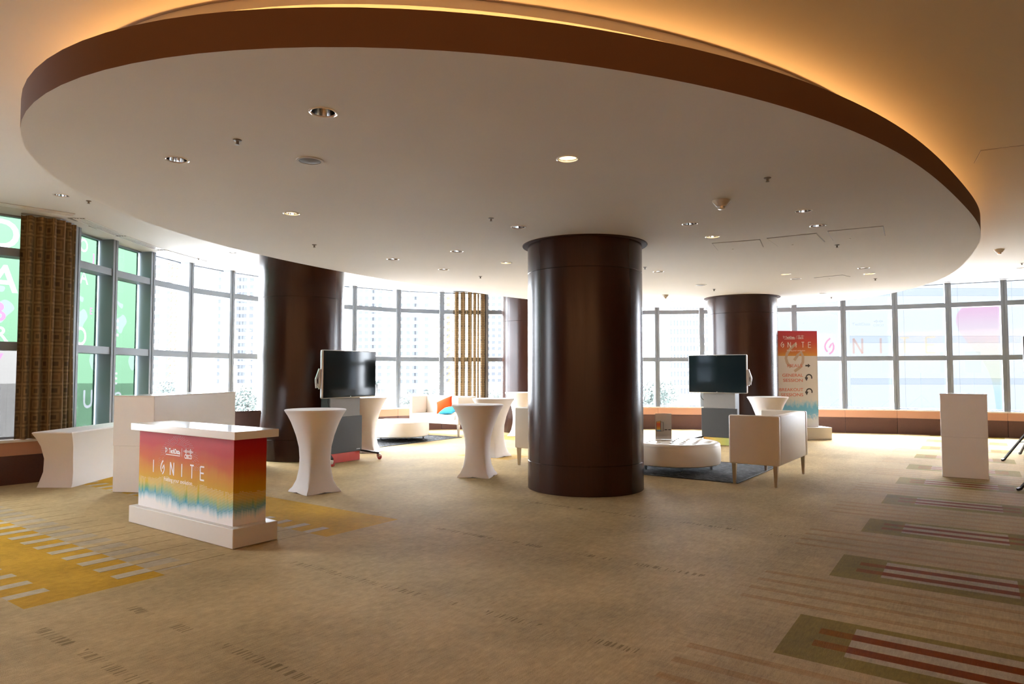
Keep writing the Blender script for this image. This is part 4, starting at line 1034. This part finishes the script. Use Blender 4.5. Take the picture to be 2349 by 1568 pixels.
tower('apartment_tower', px2x(447, 300), px2x(640, 300), 300, 30, 64, 'tower_white', [px2x(p, 300) for p in (464, 468, 503, 545, 552, 560, 575)], 18, -3, 3.2, 1.8, 1.8, 'window_pale', 'white tower seen through windows left of the left column')
tower('office_tower', px2x(1536, 250), px2x(1640, 250), 250, 28, 45, 'tower_white', [px2x(1540 + 7.5 * k, 250) for k in range(12)], 15, -6, 3.1, .6, 2.0, 'window_pale', 'slim striped tower left of the right column')
tower('balcony_tower', px2x(1770, 230), px2x(1948, 230), 230, 25, 60, 'tower_white', [px2x(p, 230) for p in (1795, 1812, 1838, 1852, 1868, 1902, 1912, 1926, 1945)], 17, -1.2, 3.1, 1.5, 2.2, 'window_blue', 'white tower with blue windows and balconies beside the direction sign',
      [(px2x(1780, 230), px2x(1886, 230)), (px2x(1896, 230), px2x(1917, 230))])
tower('low_building', px2x(1880, 200), px2x(1960, 200), 200, 20, -2.3, 'tower_white', [px2x(1897 + 6.6 * k, 200) for k in range(5)], 2, -6.2, 2.4, .62, 2.0, 'window_green', 'low building with green windows under the balcony tower', group='low buildings')
tower('low_building', px2x(800, 220), px2x(1010, 220), 220, 12, -3.0, 'tower_white', [px2x(p, 220) for p in (815, 830, 868, 880, 912, 938, 946, 952, 976, 996)], 2, -8.2, 3.0, 1.3, 1.6, 'window_pale', 'low white building behind the palms near the left display', group='low buildings')
# big pale clad wall at the right
t = empty('clad_building', (px2x(1950, 60), 60, 0), label='large pale clad building filling the right windows', cat='building')
bw = px2x(2700, 60) - px2x(1950, 60)
m = MB(); m.box((0, 0, ZG), (bw, 20, 16)); m.build('core_wall', M['tower_panel'], t)
for z0, z1, mt in ((-9, .55, 'tower_panel'), (.56, 1.06, 'tower_band'), (1.07, 4.19, 'tower_panel'), (4.2, 4.79, 'tower_band'), (4.8, 8.34, 'tower_panel'), (8.35, 8.99, 'tower_band'), (9.0, 16, 'tower_panel')):
    for k in range(6):
        a = k * bw / 6; m = MB(); m.box((a + .006, -.03, z0), (a + bw / 6 - .006, 0, z1)); m.build('panel', M[mt], t)
# lattice crane masts
def crane(px, y, wd, ztop, lab):
    x = px2x(px, y); t = empty('tower_crane', (x, y, ZG), label=lab, cat='crane', group='orange tower cranes'); h = ztop - ZG
    for sx in (-1, 1):
        for sy in (-1, 1): m = MB(); m.bar((sx * wd / 2, sy * wd / 2, 0), (sx * wd / 2, sy * wd / 2, h), .22, .22); m.build('chord', M['crane'], t)
    m = MB(); z = 0; k = 0
    while z < h - wd:
        for sy in (-1, 1):
            a, b_ = (-wd / 2, sy * wd / 2, z), (wd / 2, sy * wd / 2, z + wd); c, d = (wd / 2, sy * wd / 2, z), (-wd / 2, sy * wd / 2, z + wd)
            m.bar(a, b_, .12, .12); m.bar(c, d, .12, .12); m.bar((-wd / 2, sy * wd / 2, z), (wd / 2, sy * wd / 2, z), .12, .12)
        z += wd
    tag(m.build('lattice', M['crane'], t), kind='stuff')
crane(396, 160, 1.9, 60, 'orange lattice crane mast seen through the left windows'); crane(1010, 170, 2.0, 60, 'orange lattice crane mast left of the far curtain'); crane(1032, 200, 1.9, 60, 'second orange lattice crane mast, against the far curtain edge')
# trees
def tree(px, y, h, r, lab, seed, zc=None):
    x = px2x(px, y); t = empty('street_tree', (x, y, ZG), label=lab, cat='tree', group='trees below the windows'); rnd = random.Random(seed)
    m = MB(); m.tube([(0, 0, 0), (.1, 0, h * .4), (0, .1, h * .75)], .25, 8, .1); m.build('trunk', M['trunk'], t, smooth=True)
    vs = []; fs = []
    for k in range(900):
        d = Vector((rnd.gauss(0, 1), rnd.gauss(0, 1), rnd.gauss(0, .9))).normalized() * (rnd.random() ** .4); p = Vector((d.x * r, d.y * r, h - r * .9 + d.z * r * .95))
        a = Vector((rnd.gauss(0, 1), rnd.gauss(0, 1), rnd.gauss(0, 1))).normalized() * r * .09; b_ = a.orthogonal().normalized() * r * .06
        n = len(vs); vs += [p - a, p + b_, p + a, p - b_]; fs.append((n, n + 1, n + 2, n + 3))
    me = bpy.data.meshes.new('crown'); me.from_pydata(vs, [], fs); tag(mesh_obj('crown', me, M['leaf'], t), kind='stuff')
def palm(px, y, h, lab, seed):
    x = px2x(px, y); t = empty('palm_tree', (x, y, ZG), label=lab, cat='tree', group='trees below the windows'); rnd = random.Random(seed)
    m = MB(); m.tube([(0, 0, 0), (.15, 0, h * .5), (.05, 0, h)], .28, 8, .2); m.build('trunk', M['trunk'], t, smooth=True)
    for k in range(22):
        a = 2 * PI * k / 22 + rnd.uniform(-.15, .15); el = rnd.uniform(-.5, 1.1); L = rnd.uniform(1.7, 2.3); m = MB(); sd = Vector((-math.sin(a), math.cos(a), 0))
        pts = [Vector((math.cos(a) * L * f * math.cos(el * (1 - f)), math.sin(a) * L * f * math.cos(el * (1 - f)), h + L * (math.sin(el) * f - .55 * f * f))) for f in (0, .2, .4, .6, .8, 1)]
        for i in range(5):
            for q in (0, .33, .66):
                c = pts[i].lerp(pts[i + 1], q); d = (pts[i + 1] - pts[i]).normalized(); wl = .55 * math.sin(PI * min(.97, (i + q) / 5 * .85 + .15))
                for sg in (-1, 1):
                    tip = c + sd * sg * wl + d * .25 - Vector((0, 0, .28 * wl)); m.quad(c, c + d * .09, tip + d * .03, tip)
        m.build('frond', M['leaf'], t)
tree(1492, 90, 9.4, 2.6, 'hazy tree seen just right of the central column', 1); tree(1522, 110, 9.6, 2.4, 'hazy tree next to the slim striped tower', 2); tree(1650, 80, 8.0, 2.2, 'hazy tree behind the right display stand', 3)
tree(392, 110, 9.4, 2.6, 'hazy tree seen behind the crane at the left', 4); tree(570, 100, 9.0, 2.8, 'hazy tree right of the white display counter', 5); tree(470, 130, 7.2, 2.2, 'low hazy tree above the glossy white counter', 7)
tree(940, 150, 6.4, 2.6, 'low hazy tree beneath the white apartment tower', 8); tree(1140, 140, 7.6, 2.6, 'hazy tree between far curtain and reddish column', 9)
palm(864, 130, 8.6, 'palm tree next to the left display screen', 1); palm(982, 150, 6.6, 'palm tree to the left of the cranes', 2); palm(1640, 75, 7.0, 'palm tree behind the right display stand', 3)
